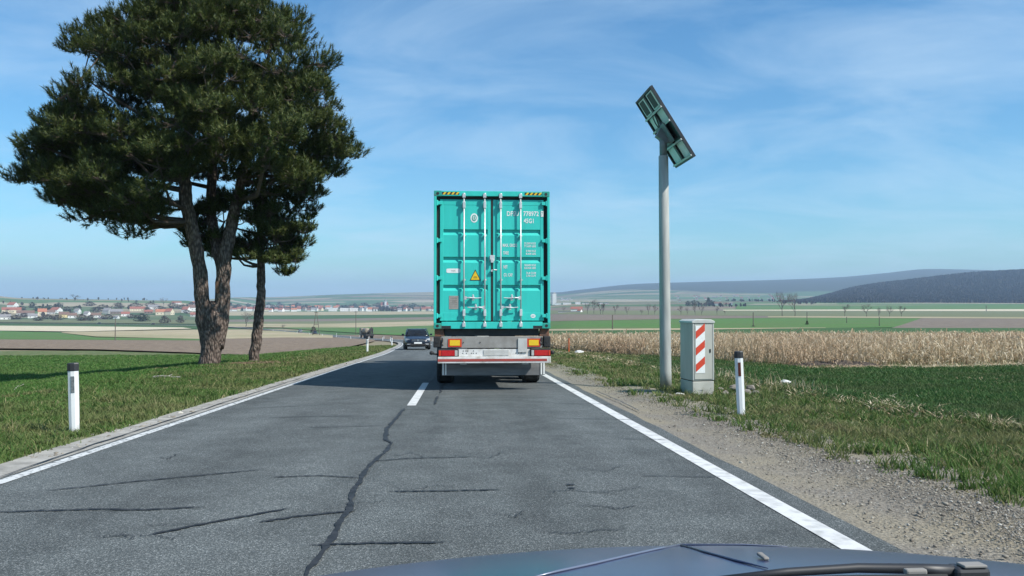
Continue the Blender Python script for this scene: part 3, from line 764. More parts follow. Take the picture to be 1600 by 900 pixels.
k = (np.abs(e_ + 0.05 - 0.12 * nb(y * 1.3, 2)) < 0.14) & (nb(y * 0.8, 5) > -0.25)
x, y, D = x[k], y[k], D[k]
pebbles('gravel', x, y, zt(x, y) + 0.022, rng.gamma(2.0, 0.004, len(x)) + 0.004 + 0.0002 * D, m_stone, 'crumbled stones along the concrete strip left of the road', 'gravel')

# ------------------------------------------------------------------ container lorry ahead
TILT = -math.atan(SLOPE)
def zroad_at(x, y): return float(zt(x, y)) + 0.02
TRX, TRY = 0.655, 16.7
TR0 = Vector((TRX, TRY, zroad_at(0.6, TRY)))
m_teal = material('teal_container_paint', (0.034, 0.53, 0.455), 0.42, col2=(0.026, 0.45, 0.385), scale=1.4, detail=8, bump=0.05, bump_scale=14, contrast=(0.45, 0.80), stretch=(5, 5, 0.7), spots=(7, 0.685, (0.10, 0.12, 0.09)))
m_teal_d = material('scuffed_teal_steel', (0.02, 0.30, 0.235), 0.5, col2=(0.12, 0.10, 0.07), scale=9, contrast=(0.56, 0.72))
m_rubber = material('black_rubber', (0.012, 0.012, 0.013), 0.75, col2=(0.022, 0.022, 0.022), scale=12)
m_galv = material('galvanised_steel', (0.52, 0.53, 0.53), 0.42, 0.35, col2=(0.66, 0.67, 0.66), scale=14)
m_white = material('white_vinyl', (0.78, 0.79, 0.77), 0.55, col2=(0.70, 0.72, 0.70), scale=30)
m_yellow = material('yellow_vinyl', (0.80, 0.52, 0.01), 0.5, col2=(0.72, 0.47, 0.02), scale=20)
m_black = material('black_vinyl', (0.015, 0.015, 0.015), 0.55, col2=(0.022, 0.022, 0.022), scale=20)
m_rust = material('rusty_steel', (0.20, 0.085, 0.045), 0.85, col2=(0.10, 0.06, 0.045), scale=12, bump=0.3, bump_scale=40)
m_chas = material('dirty_chassis_grey', (0.30, 0.29, 0.27), 0.7, col2=(0.20, 0.185, 0.165), scale=5, contrast=(0.35, 0.7))
m_dark = material('dark_chassis_paint', (0.018, 0.019, 0.021), 0.65, col2=(0.035, 0.032, 0.03), scale=6)
m_redrefl = material('red_reflector', (0.62, 0.05, 0.015), 0.35, col2=(0.50, 0.04, 0.015), scale=40)
m_redlamp = material('red_lamp_lens', (0.55, 0.012, 0.015), 0.18, coat=0.5, col2=(0.40, 0.01, 0.012), scale=60)
m_amber = material('amber_lens', (0.75, 0.27, 0.01), 0.2, coat=0.5, col2=(0.66, 0.22, 0.01), scale=50)
m_dirtyw = material('grimy_white_paint', (0.66, 0.65, 0.62), 0.6, col2=(0.40, 0.37, 0.32), scale=7, contrast=(0.45, 0.75))
m_redp = material('faded_red_paint', (0.40, 0.055, 0.04), 0.6, col2=(0.30, 0.06, 0.045), scale=9)
m_apron = material('grey_rubber_apron', (0.12, 0.125, 0.13), 0.7, col2=(0.19, 0.19, 0.19), scale=4, stretch=(0.6, 1, 3))
m_tyre = material('tyre_rubber', (0.02, 0.02, 0.02), 0.85, col2=(0.045, 0.043, 0.04), scale=9)
m_rim = material('steel_rim', (0.45, 0.45, 0.44), 0.5, 0.5, col2=(0.30, 0.29, 0.28), scale=6)
m_lgrey = material('pale_grey_box', (0.50, 0.50, 0.47), 0.6, col2=(0.42, 0.41, 0.38), scale=6)

cont = empty('shipping_container', TR0 + Vector((0, 0, 1.29)), (TILT, 0, 0))
tag(cont, 'teal steel shipping container with white lock rods riding on the lorry trailer', 'container')
W, H, L = 1.219, 2.896, 12.19
# side walls (vertical corrugation), roof and front wall
for s in (-1, 1):
    prof = []; y = 0.16; k = 0
    while y < L - 0.2:
        prof += [(y, 0.0), (y + 0.07, 0.0), (y + 0.139, 0.036), (y + 0.209, 0.036)]; y += 0.278
    mb = MB()
    for (ya, da), (yb, db) in zip(prof[:-1], prof[1:]):
        xa, xb = s * (W - 0.012 - da), s * (W - 0.012 - db)
        mb.add([(xa, ya, 0.15), (xb, yb, 0.15), (xb, yb, H - 0.06), (xa, ya, H - 0.06)], [(0, 1, 2, 3)])
    mb.build('side_wall', m_teal, cont)
    MB().bx(s*(W-0.06), s*W, 0.17, L - 0.17, 0.0, 0.15).build('bottom_rail', m_teal, cont)
    MB().bx(s*(W-0.06), s*W, 0.17, L - 0.17, H - 0.07, H - 0.006).build('top_rail', m_teal, cont)
MB().bx(-W + 0.061, W - 0.061, 0.121, L - 0.05, H - 0.05, H - 0.02).build('roof', m_teal, cont)
MB().bx(-W + 0.05, W - 0.05, L - 0.05, L, 0.02, H - 0.02).build('front_wall', m_teal, cont)
MB().bx(-W + 0.061, W - 0.061, 0.15, L - 0.06, 0.10, 0.14).build('floor', m_dark, cont)
# rear frame
for s in (-1, 1):
    MB().bx(s*1.166, s*W, 0.0, 0.16, 0.118, H - 0.118).build('corner_post', m_teal, cont, bevel=0.006)
    MB().bx(s*1.093, s*1.1655, 0.085, 0.14, 0.13, H - 0.12).build('door_seal', m_rubber, cont)
    for z0, z1, hz in ((0.0, 0.118, 0.06), (H - 0.118, H, H - 0.06)):
        c = MB().bx(s*(W-0.162), s*W, -0.004, 0.178, z0, z1).build('corner_casting', m_teal_d, cont, bevel=0.01)
        MB().lathe([(0.03, -0.0085), (0.03, -0.0045)], 16, 'y', (s*(W-0.08), 0, hz)).build('casting_hole', m_black, c)
MB().bx(-W + 0.163, W - 0.163, 0.0, 0.12, H - 0.11, H - 0.004).build('door_header', m_teal, cont, bevel=0.006)
MB().bx(-1.092, 1.092, 0.075, 0.13, H - 0.165, H - 0.111).build('door_seal', m_rubber, cont)
sill = MB().bx(-W + 0.163, W - 0.163, 0.0, 0.15, 0.0, 0.145).build('door_sill', m_teal, cont, bevel=0.006)
for s in (-1, 1):
    MB().bx(s*0.86, s*1.05, -0.004, 0.03, 0.0, 0.062).build('forklift_pocket', m_black, sill)
MB().bx(-0.018, 0.018, 0.05, 0.10, 0.15, H - 0.17).build('door_seal', m_rubber, cont)
for s in (-1, 1):                                      # hazard chevrons on the header
    x0, x1 = sorted((s*(W-0.17), s*(W-0.53)))
    ch = MB().bx(x0, x1, -0.003, -0.001, H - 0.085, H - 0.028).build('hazard_tape', m_black, cont)
    w = (x1 - x0) / 4.0
    for k in range(4):
        a = x0 + k*w + 0.01
        MB().add([(a, -0.005, H-0.083), (a+0.045, -0.005, H-0.083), (a+0.085, -0.005, H-0.03), (a+0.04, -0.005, H-0.03)], [(0, 1, 2, 3)]).build('hazard_stripe', m_yellow, ch)
def door(s):
    x0, x1 = sorted((s*0.020, s*1.092))
    d = empty('door', (0, 0, 0)); d.parent = cont
    pts = [(0.062, 0.30), (0.062, 0.80)]
    prof = [(0.062, 0.30)]
    for g in (0.92, 1.51, 2.09):
        prof += [(0.062, g - 0.125), (0.106, g - 0.055), (0.106, g - 0.004), (0.062, g)]
    prof += [(0.062, 2.64)]
    mb = MB()
    for (ya, za), (yb, zb) in zip(prof[:-1], prof[1:]):
        mb.add([(x0 + .06, ya, za), (x1 - .06, ya, za), (x1 - .06, yb, zb), (x0 + .06, yb, zb)], [(0, 1, 2, 3)])
    mb.bx(x0 + .05, x1 - .05, 0.121, 0.13, 0.2, 2.68)
    mb.build('door_panel', m_teal, d)
    for a, b_ in ((x0, x0 + .072), (x1 - .072, x1)):
        MB().bx(a, b_, 0.0575, 0.12, 0.165, 2.722).build('door_stile', m_teal, d, bevel=0.006)
    MB().bx(x0 + .0725, x1 - .0725, 0.0585, 0.12, 0.167, 0.335).build('door_rail', m_teal, d, bevel=0.006)
    MB().bx(x0 + .0725, x1 - .0725, 0.0585, 0.12, 2.60, 2.72).build('door_rail', m_teal, d, bevel=0.006)
    for z in (2.64, 1.85, 1.06, 0.27):                 # hinges
        h = MB().bx(s*1.05, s*1.17, 0.012, 0.053, z - 0.035, z + 0.035)
        h.cyl((s*1.150, 0.02, z - 0.055), (s*1.150, 0.02, z + 0.055), 0.02, n=8)
        h.build('hinge', m_teal, d, bevel=0.004)
    rods = ((-0.59, 0.64), (-0.155, 0.44)) if s < 0 else ((0.60, 0.64), (0.18, 0.44))
    for i, (rx, hz) in enumerate(rods):
        r = MB().cyl((rx, -0.004, 0.05), (rx, -0.004, H - 0.075), 0.0155, n=10)
        rod = r.build('lock_rod', m_galv, d, smooth=True)
        for z in (0.09, H - 0.10):                     # cam ends and keepers
            MB().bx(rx - 0.032, rx + 0.032, -0.034, -0.006, z - 0.05, z + 0.03).cyl((rx, -0.004, z - 0.05), (rx, -0.004, z + 0.05), 0.03, n=8).build('lock_cam', m_galv, rod, bevel=0.004)
        for z in (0.33, H - 0.30):
            MB().bx(rx - 0.028, rx + 0.028, -0.028, 0.053, z - 0.07, z + 0.07).build('rod_bracket', m_galv, rod, bevel=0.008)
        for z in (1.46, 2.04, 0.87):
            MB().bx(rx - 0.045, rx - 0.012, 0.008, 0.058, z - 0.035, z + 0.035).build('rod_guide', m_teal, rod, bevel=0.006)
        for z in (1.95, 1.02):
            MB().bx(rx - 0.03, rx + 0.035, 0.0, 0.05, z - 0.014, z + 0.014).build('rod_guide', m_galv, rod, bevel=0.004)
        dr = 1 if (s < 0) == (i == 0) else -1          # handle direction
        hb = MB().box((rx + dr*0.03, -0.005, hz), (0.05, 0.03, 0.07))
        hb.tube([(rx, 0.0, hz), (rx + dr*0.12, -0.02, hz + 0.006), (rx + dr*0.26, -0.012, hz - 0.004), (rx + dr*0.36, -0.01, hz + 0.006)], [0.014, 0.016, 0.013, 0.011], 8)
        hb.build('lock_handle', m_galv, d, bevel=0.003)
        MB().box((rx + dr*0.19, 0.01, hz), (0.05, 0.045, 0.10)).box((rx + dr*0.19, -0.012, hz + 0.03), (0.028, 0.03, 0.09)).build('handle_catch', m_galv, d, bevel=0.006)
    return d
dl, dr_ = door(-1), door(1)
MB().bx(-0.05, 0.05, 0.0, 0.05, 1.42, 1.54).bx(-0.03, 0.03, -0.02, 0.0, 1.38, 1.46).build('door_latch', m_galv, dr_, bevel=0.006)
MB().tube([(-0.01, 0.02, 1.20), (0.04, -0.01, 1.235), (0.10, 0.0, 1.225)], 0.014, 6).bx(-0.025, 0.02, 0.0, 0.05, 1.19, 1.235).build('door_latch', m_galv, dr_, bevel=0.004)

def text_mesh(body, x0, x1, z, h, y, m, parent, name='lettering', bold=0.0):
    cu = bpy.data.curves.new('t', 'FONT'); cu.body = body; cu.resolution_u = 2; cu.offset = bold; cu.fill_mode = 'FRONT'
    to = bpy.data.objects.new('t', cu); COL.objects.link(to)
    dg = bpy.context.evaluated_depsgraph_get()
    me = bpy.data.meshes.new_from_object(to.evaluated_get(dg)); me.name = name
    bpy.data.objects.remove(to)
    co = np.array([v.co[:] for v in me.vertices]); lo, hi = co.min(0), co.max(0)
    new = np.zeros_like(co)
    new[:, 0] = x0 + (co[:, 0] - lo[0]) / (hi[0] - lo[0]) * (x1 - x0)
    new[:, 2] = z + (co[:, 1] - lo[1]) / (hi[1] - lo[1]) * h
    new[:, 1] = y
    me.vertices.foreach_set('co', new.astype(np.float32).ravel()); me.materials.clear(); me.update()
    o = link(name, me, m, parent)
    return o
TY = 0.0585
text_mesh('DFSU', 0.315, 0.565, 2.375, 0.105, TY, m_white, dr_, bold=0.018)
text_mesh('778972', 0.665, 0.99, 2.375, 0.105, TY, m_white, dr_, bold=0.018)
text_mesh('45G1', 0.67, 0.88, 2.225, 0.10, TY, m_white, dr_, bold=0.018)
bxo = MB().bx(1.035, 1.088, 0.0505, 0.0565, 2.365, 2.485).build('check_digit_box', m_white, dr_)
text_mesh('7', 1.047, 1.075, 2.385, 0.08, 0.0480, m_teal_d, bxo, bold=0.01)
for t, x0, x1, z in (('MAX. GROSS', 0.225, 0.535, 1.72), ('TARE', 0.235, 0.35, 1.56), ('NET', 0.24, 0.325, 1.265), ('CU. CAP.', 0.245, 0.44, 1.095)):
    text_mesh(t, x0, x1, z, 0.07, TY, m_white, dr_, bold=0.018)
for a, b_, x0, z in (('32.500 KGS', '71.650 LBS', 0.68, 1.715), ('3.900 KGS', '8.600 LBS', 0.715, 1.555), ('28.600 KGS', '63.050 LBS', 0.68, 1.255), ('76.4 CU.M', '2.700 CU.FT', 0.72, 1.09)):
    text_mesh(a, x0, 0.925, z + 0.06, 0.045, TY, m_white, dr_, bold=0.018)
    text_mesh(b_, x0, 0.925, z, 0.045, TY, m_white, dr_, bold=0.018)
def disc(name, m, parent, cx, cz, rx, rz, y, n=28, p=2.0):
    P = []
    for k in range(n):
        a = 2*math.pi*k/n; c, s_ = math.cos(a), math.sin(a)
        P.append((cx + rx*math.copysign(abs(c)**(2/p), c), y, cz + rz*math.copysign(abs(s_)**(2/p), s_)))
    return MB().add(P, [tuple(range(n))]).build(name, m, parent)
tri = MB().add([(-0.47, TY, 1.01), (-0.235, TY, 1.01), (-0.352, TY, 1.245)], [(0, 1, 2)]).build('warning_triangle', m_black, dl)
MB().add([(-0.447, TY - .003, 1.025), (-0.258, TY - .003, 1.025), (-0.352, TY - .003, 1.212)], [(0, 1, 2)]).build('triangle_face', m_yellow, tri)
for z, w in ((1.085, 0.035), (1.062, 0.042)):
    MB().add([(-0.352 - w, TY - .005, z), (-0.352 + w, TY - .005, z), (-0.352 + w, TY - .005, z + 0.008), (-0.352 - w, TY - .005, z + 0.008)], [(0, 1, 2, 3)]).build('triangle_print', m_black, tri)
lab = disc('sticker', m_white, dl, -0.81, 1.215, 0.147, 0.046, TY, p=6)
text_mesh('TEX', -0.86, -0.76, 1.2, 0.03, TY - .003, m_lgrey, lab, name='sticker_print', bold=0.02)
seal_o = disc('round_seal', m_white, dl, -0.375, 2.33, 0.078, 0.098, TY)
disc('seal_print', m_teal_d, seal_o, -0.375, 2.33, 0.05, 0.068, TY - .003)
disc('seal_print', m_white, seal_o, -0.375, 2.33, 0.03, 0.05, TY - .005)
disc('seal_print', m_teal_d, seal_o, -0.375, 2.33, 0.012, 0.045, TY - .007)
so = disc('sticker', m_white, dr_, 0.862, 0.265, 0.052, 0.042, 0.0555)
text_mesh('ECO', 0.832, 0.892, 0.255, 0.022, 0.0525, m_teal_d, so, name='sticker_print', bold=0.02)
m_plate = material('weathered_data_plate', (0.30, 0.28, 0.25), 0.5, 0.3, col2=(0.40, 0.36, 0.31), scale=18)
pl = MB().bx(-0.90, -0.705, 0.0565, 0.0615, 0.41, 0.69).build('data_plate', m_plate, dl)
for k in range(5):
    MB().bx(-0.88, -0.73, 0.0545, 0.0562, 0.455 + k*0.045, 0.465 + k*0.045).build('plate_line', m_chas, pl)
disc('plate_stamp', m_chas, pl, -0.80, 0.565, 0.04, 0.04, 0.0535)

# --- trailer
def zq(cy): return 1.29 - (cy - 402) * 0.00253
def xq(cx): return (cx / 5.295 - 109.0) * 0.0134
trl = empty('semi_trailer', TR0, (TILT, 0, 0))
tag(trl, 'grey container semi trailer with red rear lamps and striped bumper ahead', 'trailer')
for s in (-1, 1):
    MB().prism([(s*1.20, 1.288), (s*1.02, 1.288), (s*0.995, 1.13), (s*1.20, 1.13)], 0.02, 0.24).build('bolster', m_rust, trl, bevel=0.005)
    MB().bx(s*0.36, s*0.50, 0.3, 12.3, 0.86, 1.23).build('chassis_beam', m_dark, trl)
MB().bx(-0.99, 0.99, 0.10, 0.28, 1.14, 1.285).build('bolster_beam', m_dark, trl)
for y in (2.2, 4.6, 7.0, 9.4, 11.8):
    MB().bx(-1.18, 1.18, y, y + 0.12, 1.13, 1.285).build('cross_member', m_dark, trl)
beam = MB().bx(-1.06, 1.06, 0.0, 0.10, zq(562), zq(466)).build('rear_beam', m_chas, trl, bevel=0.008)
MB().bx(xq(790), xq(866), -0.022, -0.002, zq(597), zq(484)).build('number_board', m_lgrey, trl, bevel=0.004)
for a in (0.25, 0.6):
    MB().lathe([(0.012, -0.012), (0.012, -0.002)], 10, 'y', (-0.85 + a, 0, zq(515))).build('bolt', m_dark, beam)
for s in (-1, 1):
    e_ = MB().bx(s*1.075, s*1.225, -0.03, 0.16, zq(556), zq(464)).build('corner_buffer', m_rubber, trl, bevel=0.02)
    MB().lathe([(0.028, -0.036), (0.028, -0.031)], 12, 'y', (s*1.15, 0, zq(510))).build('buffer_hole', m_black, e_)
    MB().tube([(s*1.04, -0.012, zq(476)), (s*1.03, -0.03, zq(500)), (s*1.055, -0.02, zq(525)), (s*1.02, -0.012, zq(538))], 0.014, 6).build('cable_hook', m_dark, trl)
    xa, xb = (xq(215), xq(326)) if s < 0 else (xq(868), xq(976))
    fr = MB().bx(xa, xb, -0.012, -0.002, zq(552), zq(485)).build('reflector_plate', m_redrefl, trl)
    MB().bx(xa + 0.035, xb - 0.035, -0.0165, -0.0125, zq(541), zq(495)).build('reflector_centre', m_yellow, fr)
    la, lb = (xq(134), xq(300)) if s < 0 else (xq(893), xq(1062))
    lp = MB().bx(la, lb, -0.03, 0.06, zq(632), zq(568)).build('rear_lamp', m_dark, trl, bevel=0.006)
    ra, rb = (xq(160), xq(268)) if s < 0 else (xq(925), xq(1042))
    MB().bx(ra, rb, -0.042, -0.031, zq(625), zq(580)).build('lamp_lens', m_redlamp, lp, bevel=0.004)
    ra, rb = (xq(270), xq(292)) if s < 0 else (xq(901), xq(922))
    MB().bx(ra, rb, -0.040, -0.031, zq(625), zq(580)).build('lamp_lens', m_lgrey, lp, bevel=0.004)
    ra, rb = (xq(138), xq(157)) if s < 0 else (xq(1045), xq(1058))
    MB().bx(ra, rb, -0.040, -0.031, zq(625), zq(580)).build('lamp_lens', m_redrefl, lp, bevel=0.004)
    MB().tube([(s*1.14, 0.02, zq(612)), (s*1.20, 0.0, zq(608)), (s*1.25, -0.01, zq(600))], [0.018, 0.02, 0.035], 8).lathe([(0.02, -0.05), (0.042, -0.03), (0.042, 0.02), (0.02, 0.03)], 10, 'y', (s*1.262, 0, zq(600))).build('side_marker_lamp', m_rubber, trl, smooth=True)
pan = MB().bx(xq(303), xq(890), 0.005, 0.03, zq(630), zq(570)).build('lamp_panel', m_dirtyw, trl)
for cx in (335, 365, 380, 405, 420, 450, 745, 770, 800, 820):
    for cy in (585, 604):
        if rng.uniform() < 0.75:
            MB().lathe([(0.011, 0.0015), (0.011, 0.0045)], 8, 'y', (xq(cx) + rng.uniform(-.012, .012), 0, zq(cy))).build('rivet_hole', m_black, pan)
MB().bx(xq(505), xq(715), -0.006, 0.004, zq(622), zq(578)).build('number_plate', m_lgrey, trl, bevel=0.003)
bmp = MB().bx(xq(130), xq(1062), -0.05, 0.06, zq(686), zq(632)).build('bumper', m_dirtyw, trl, bevel=0.01)
MB().bx(xq(131), xq(1030), -0.0545, -0.0505, zq(671), zq(650)).build('bumper_stripe', m_redp, bmp)
for cx in (340, 852):
    MB().bx(xq(cx - 27), xq(cx + 27), 0.01, 0.06, zq(697), zq(686.5)).build('bumper_label', m_lgrey, bmp)  # small pale label under the bumper
apr = MB().bx(xq(160), xq(1032), 0.40, 0.425, zq(795), zq(676)).build('mud_apron', m_apron, trl)
for cx in (168, 190, 998, 1020):
    MB().bx(xq(cx - 4), xq(cx + 9), 0.385, 0.3995, zq(790), zq(690)).build('apron_marker', m_white, apr)
def wheel(par, x, y, r, w, s, name='wheel'):
    wo = empty(name, (x, y, r)); wo.parent = par
    MB().lathe([(r*0.58, -w/2), (r*0.93, -w/2), (r, -w*0.36), (r, w*0.36), (r*0.93, w/2), (r*0.58, w/2)], 28, 'x').build('tyre', m_tyre, wo, smooth=False)
    MB().lathe([(r*0.575, -w*0.38), (r*0.575, w*0.38)], 24, 'x').lathe([(r*0.2, s*w*0.38), (r*0.2, s*w*0.5), (r*0.12, s*w*0.52)], 12, 'x').build('rim', m_rim, wo)
    return wo
for y in (2.55, 3.86, 5.17):
    for s in (-1, 1): wheel(trl, s*1.02, y, 0.50, 0.385, s)
    MB().cyl((-0.85, y, 0.5), (0.85, y, 0.5), 0.07, n=10).build('axle', m_dark, trl)
for s in (-1, 1):
    MB().bx(s*0.80, s*0.95, 9.0, 9.15, 0.25, 1.13).bx(s*0.76, s*0.99, 8.95, 9.2, 0.21, 0.25).build('landing_leg', m_dark, trl)
    MB().bx(s*1.17, s*1.20, 5.9, 8.8, 0.55, 0.62).bx(s*1.17, s*1.20, 5.9, 8.8, 0.85, 0.92).build('side_guard', m_lgrey, trl)
# --- tractor in front
tra = empty('truck_tractor', TR0, (TILT, 0, 0))
tag(tra, 'white cabbed lorry tractor hidden ahead of the teal container', 'truck')
m_cab = material('white_cab_paint', (0.62, 0.63, 0.63), 0.35, coat=0.4, col2=(0.58, 0.59, 0.59), scale=2)
MB().prism([(12.95, 0.55), (15.25, 0.55), (15.3, 1.4), (15.05, 2.2), (14.85, 3.0), (14.1, 3.62), (13.0, 3.7)], -1.2, 1.2, 'x').build('cab', m_cab, tra, bevel=0.06)
m_glass = material('dark_car_glass', (0.010, 0.012, 0.014), 0.12, spec=0.35, col2=(0.016, 0.018, 0.02), scale=3)
MB().prism([(15.10, 2.10), (15.09, 2.16), (14.89, 2.95), (14.92, 2.95), (15.14, 2.12)], -1.05, 1.05, 'x').build('windscreen', m_glass, tra)
MB().bx(-0.45, 0.45, 9.7, 14.8, 0.62, 0.90).build('frame', m_dark, tra)
for y in (10.9, 14.3):
    for s in (-1, 1): wheel(tra, s*1.02, y, 0.50, 0.34, s)
for s in (-1, 1):
    MB().bx(s*1.26, s*1.42, 14.75, 14.85, 2.2, 2.85).bx(s*1.2, s*1.28, 14.78, 14.82, 2.75, 2.79).build('mirror', m_dark, tra)

# ------------------------------------------------------------------ solar pole
m_pole = material('galvanised_pole', (0.30, 0.31, 0.295), 0.75, 0.1, col2=(0.40, 0.41, 0.385), scale=5, detail=8, stretch=(2, 2, 0.3), splash=(0.25, (0.16, 0.13, 0.095)))
m_pole_d = material('grey_steel_bracket', (0.16, 0.18, 0.19), 0.55, 0.3, col2=(0.21, 0.23, 0.235), scale=8)
px0, py0 = 4.52, 17.45
pole = empty('solar_pole', (px0, py0, float(z_rght(px0, py0)) - 0.02), (0, R(-0.4), 0))
tag(pole, 'tall galvanised steel pole carrying a tilted solar panel by the shoulder', 'pole')
PH = 5.17
MB().lathe([(0.128, 0), (0.126, 0.4), (0.118, 2.5), (0.106, PH - 0.01), (0.098, PH)], 24).build('pole_tube', m_pole, pole, smooth=True)
MB().lathe([(0.085, PH - 0.2), (0.085, PH + 0.75)], 16).build('pole_neck', m_pole_d, pole, smooth=True)
sp = empty('solar_panel', (0.04, 0.0, PH + 0.62)); sp.parent = pole
ax = Vector((0.525, 0, -0.851)).normalized(); bx_ = Vector((0, 1, 0)); nx = Vector((0.851, 0, 0.525)).normalized()
Mx = Matrix((ax, bx_, nx)).transposed()
sp.rotation_euler = Mx.to_euler()
HL, HB = 0.89, 0.70                                    # half size along slope / along the road
m_pv = material('photovoltaic_cells', (0.010, 0.014, 0.035), 0.12, coat=0.6, col2=(0.014, 0.02, 0.05), scale=9)
m_back = material('pale_green_backsheet', (0.64, 0.66, 0.63), 0.45, col2=(0.72, 0.74, 0.70), scale=5)
m_frame = material('anodised_dark_frame', (0.035, 0.037, 0.04), 0.45, 0.4, col2=(0.05, 0.052, 0.055), scale=8)
m_alu = material('aluminium_rail', (0.42, 0.44, 0.42), 0.45, 0.5, col2=(0.5, 0.51, 0.49), scale=10)
MB().bx(-HL + .02, HL - .02, -HB + .02, HB - .02, 0.010, 0.018).build('cell_sheet', m_pv, sp)
for a, b_, c, d in ((-HL, -HL + .045, -HB, HB), (HL - .045, HL, -HB, HB), (-HL + .046, HL - .046, -HB, -HB + .045), (-HL + .046, HL - .046, HB - .045, HB), (-HL + .046, HL - .046, -.055, .055)):
    MB().bx(a, b_, c, d, -0.045, 0.022).build('panel_frame', m_frame, sp)
for s in (-1, 1):
    ya, yb = sorted((s*0.06, s*(HB - 0.05)))
    MB().bx(-0.375, -0.085, ya + .03, yb - .03, -0.004, 0.008).build('backsheet', m_back, sp)
    MB().bx(0.445, 0.795, ya + .03, yb - .03, -0.004, 0.008).build('backsheet', m_back, sp)
    MB().bx(-0.035, 0.395, ya + .02, yb - .02, -0.004, 0.008).build('backsheet', m_frame, sp)  # middle section coloured dark to carry the shading there
    MB().bx(-0.83, -0.44, ya + .05, yb - .05, -0.03, 0.006).build('junction_box', m_back, sp, bevel=0.01)
    MB().bx(-0.80, -0.47, ya + .13, yb - .13, -0.038, -0.031).build('box_opening', m_black, sp)
for x in (-0.40, -0.06, 0.42, 0.82):
    MB().bx(x - .022, x + .022, -HB + .0, HB - .0, -0.075, -0.046).build('mounting_rail', m_alu, sp, bevel=0.004)
MB().bx(-0.10, 0.36, -0.36, 0.36, -0.10, -0.076).build('bracket_plate', m_pole_d, sp, bevel=0.005)
MB().prism([(-0.05, -0.10), (0.32, -0.10), (0.30, -0.18), (0.05, -0.28)], -0.09, 0.09).build('bracket_web', m_pole_d, sp)
MB().tube([(-0.44, 0.02, -0.03), (-0.33, 0.06, -0.09), (-0.2, 0.02, -0.12), (-0.08, 0.03, -0.11)], 0.012, 6).tube([(-0.44, -0.06, -0.03), (-0.3, -0.10, -0.08), (-0.08, -0.04, -0.11)], 0.012, 6).build('cable', m_black, sp)

# ------------------------------------------------------------------ roadside cabinet
m_cab1 = material('weathered_grey_cabinet', (0.47, 0.47, 0.42), 0.6, col2=(0.38, 0.38, 0.335), scale=3, detail=8, stretch=(1, 1, 0.35), splash=(0.22, (0.16, 0.13, 0.095)), spots=(9, 0.70, (0.24, 0.22, 0.18)))
m_cabt = material('cabinet_edge_aluminium', (0.52, 0.53, 0.50), 0.5, 0.2, col2=(0.45, 0.46, 0.43), scale=6)
m_signr = material('red_sign_foil', (0.62, 0.065, 0.03), 0.4, col2=(0.56, 0.06, 0.03), scale=12)
bx0, by0 = 4.74, 15.85
cabn = empty('roadside_cabinet', (bx0, by0, float(z_rght(bx0, by0)) - 0.03), (0, 0, R(8)))
tag(cabn, 'grey metal roadside cabinet with red and white striped sign on its face', 'cabinet')
wx, wy = 0.225, 0.30
MB().bx(-wx, wx, -wy, wy, 0.0, 0.33).build('plinth', m_cab1, cabn, bevel=0.01)
MB().bx(-wx + .012, wx - .012, -wy + .012, wy - .012, 0.331, 0.346).build('plinth_joint', m_black, cabn)
MB().bx(-wx, wx, -wy, wy, 0.347, 1.48).build('housing', m_cab1, cabn, bevel=0.008)
MB().prism([(-wx - .02, 1.481), (wx + .02, 1.481), (wx + .015, 1.52), (wx - .06, 1.552), (-wx + .06, 1.552), (-wx - .015, 1.52)], -wy - .02, wy + .02).build('cap', m_cabt, cabn, bevel=0.006)
dr = MB().bx(-wx + .035, wx - .035, -wy - .012, -wy - .001, 0.375, 1.455).build('cabinet_door', m_cab1, cabn, bevel=0.004)
for x in (-wx + .012, wx - .012):
    MB().bx(x - .011, x + .011, -wy - .010, -wy - .001, 0.36, 1.47).build('edge_trim', m_cabt, cabn)
sg = MB().bx(-0.165, 0.03, -wy - .0165, -wy - .0125, 0.50, 1.43).build('striped_sign', m_white, dr)
for k in range(3):
    z = 0.50 + 0.05 + k * 0.325 - 0.03
    MB().add([(-0.163, -wy - .0185, z), (0.028, -wy - .0185, z + 0.16), (0.028, -wy - .0185, z + 0.31), (-0.163, -wy - .0185, z + 0.15)], [(0, 1, 2, 3)]).build('sign_stripe', m_signr, sg)
MB().bx(wx - .10, wx - .07, -wy - .02, -wy - .0125, 0.90, 0.97).build('door_lock', m_black, dr)
MB().bx(-wx + .02, -wx + .09, -wy - .012, -wy + .05, 0.0, 0.10).build('plinth_slot', m_black, cabn)

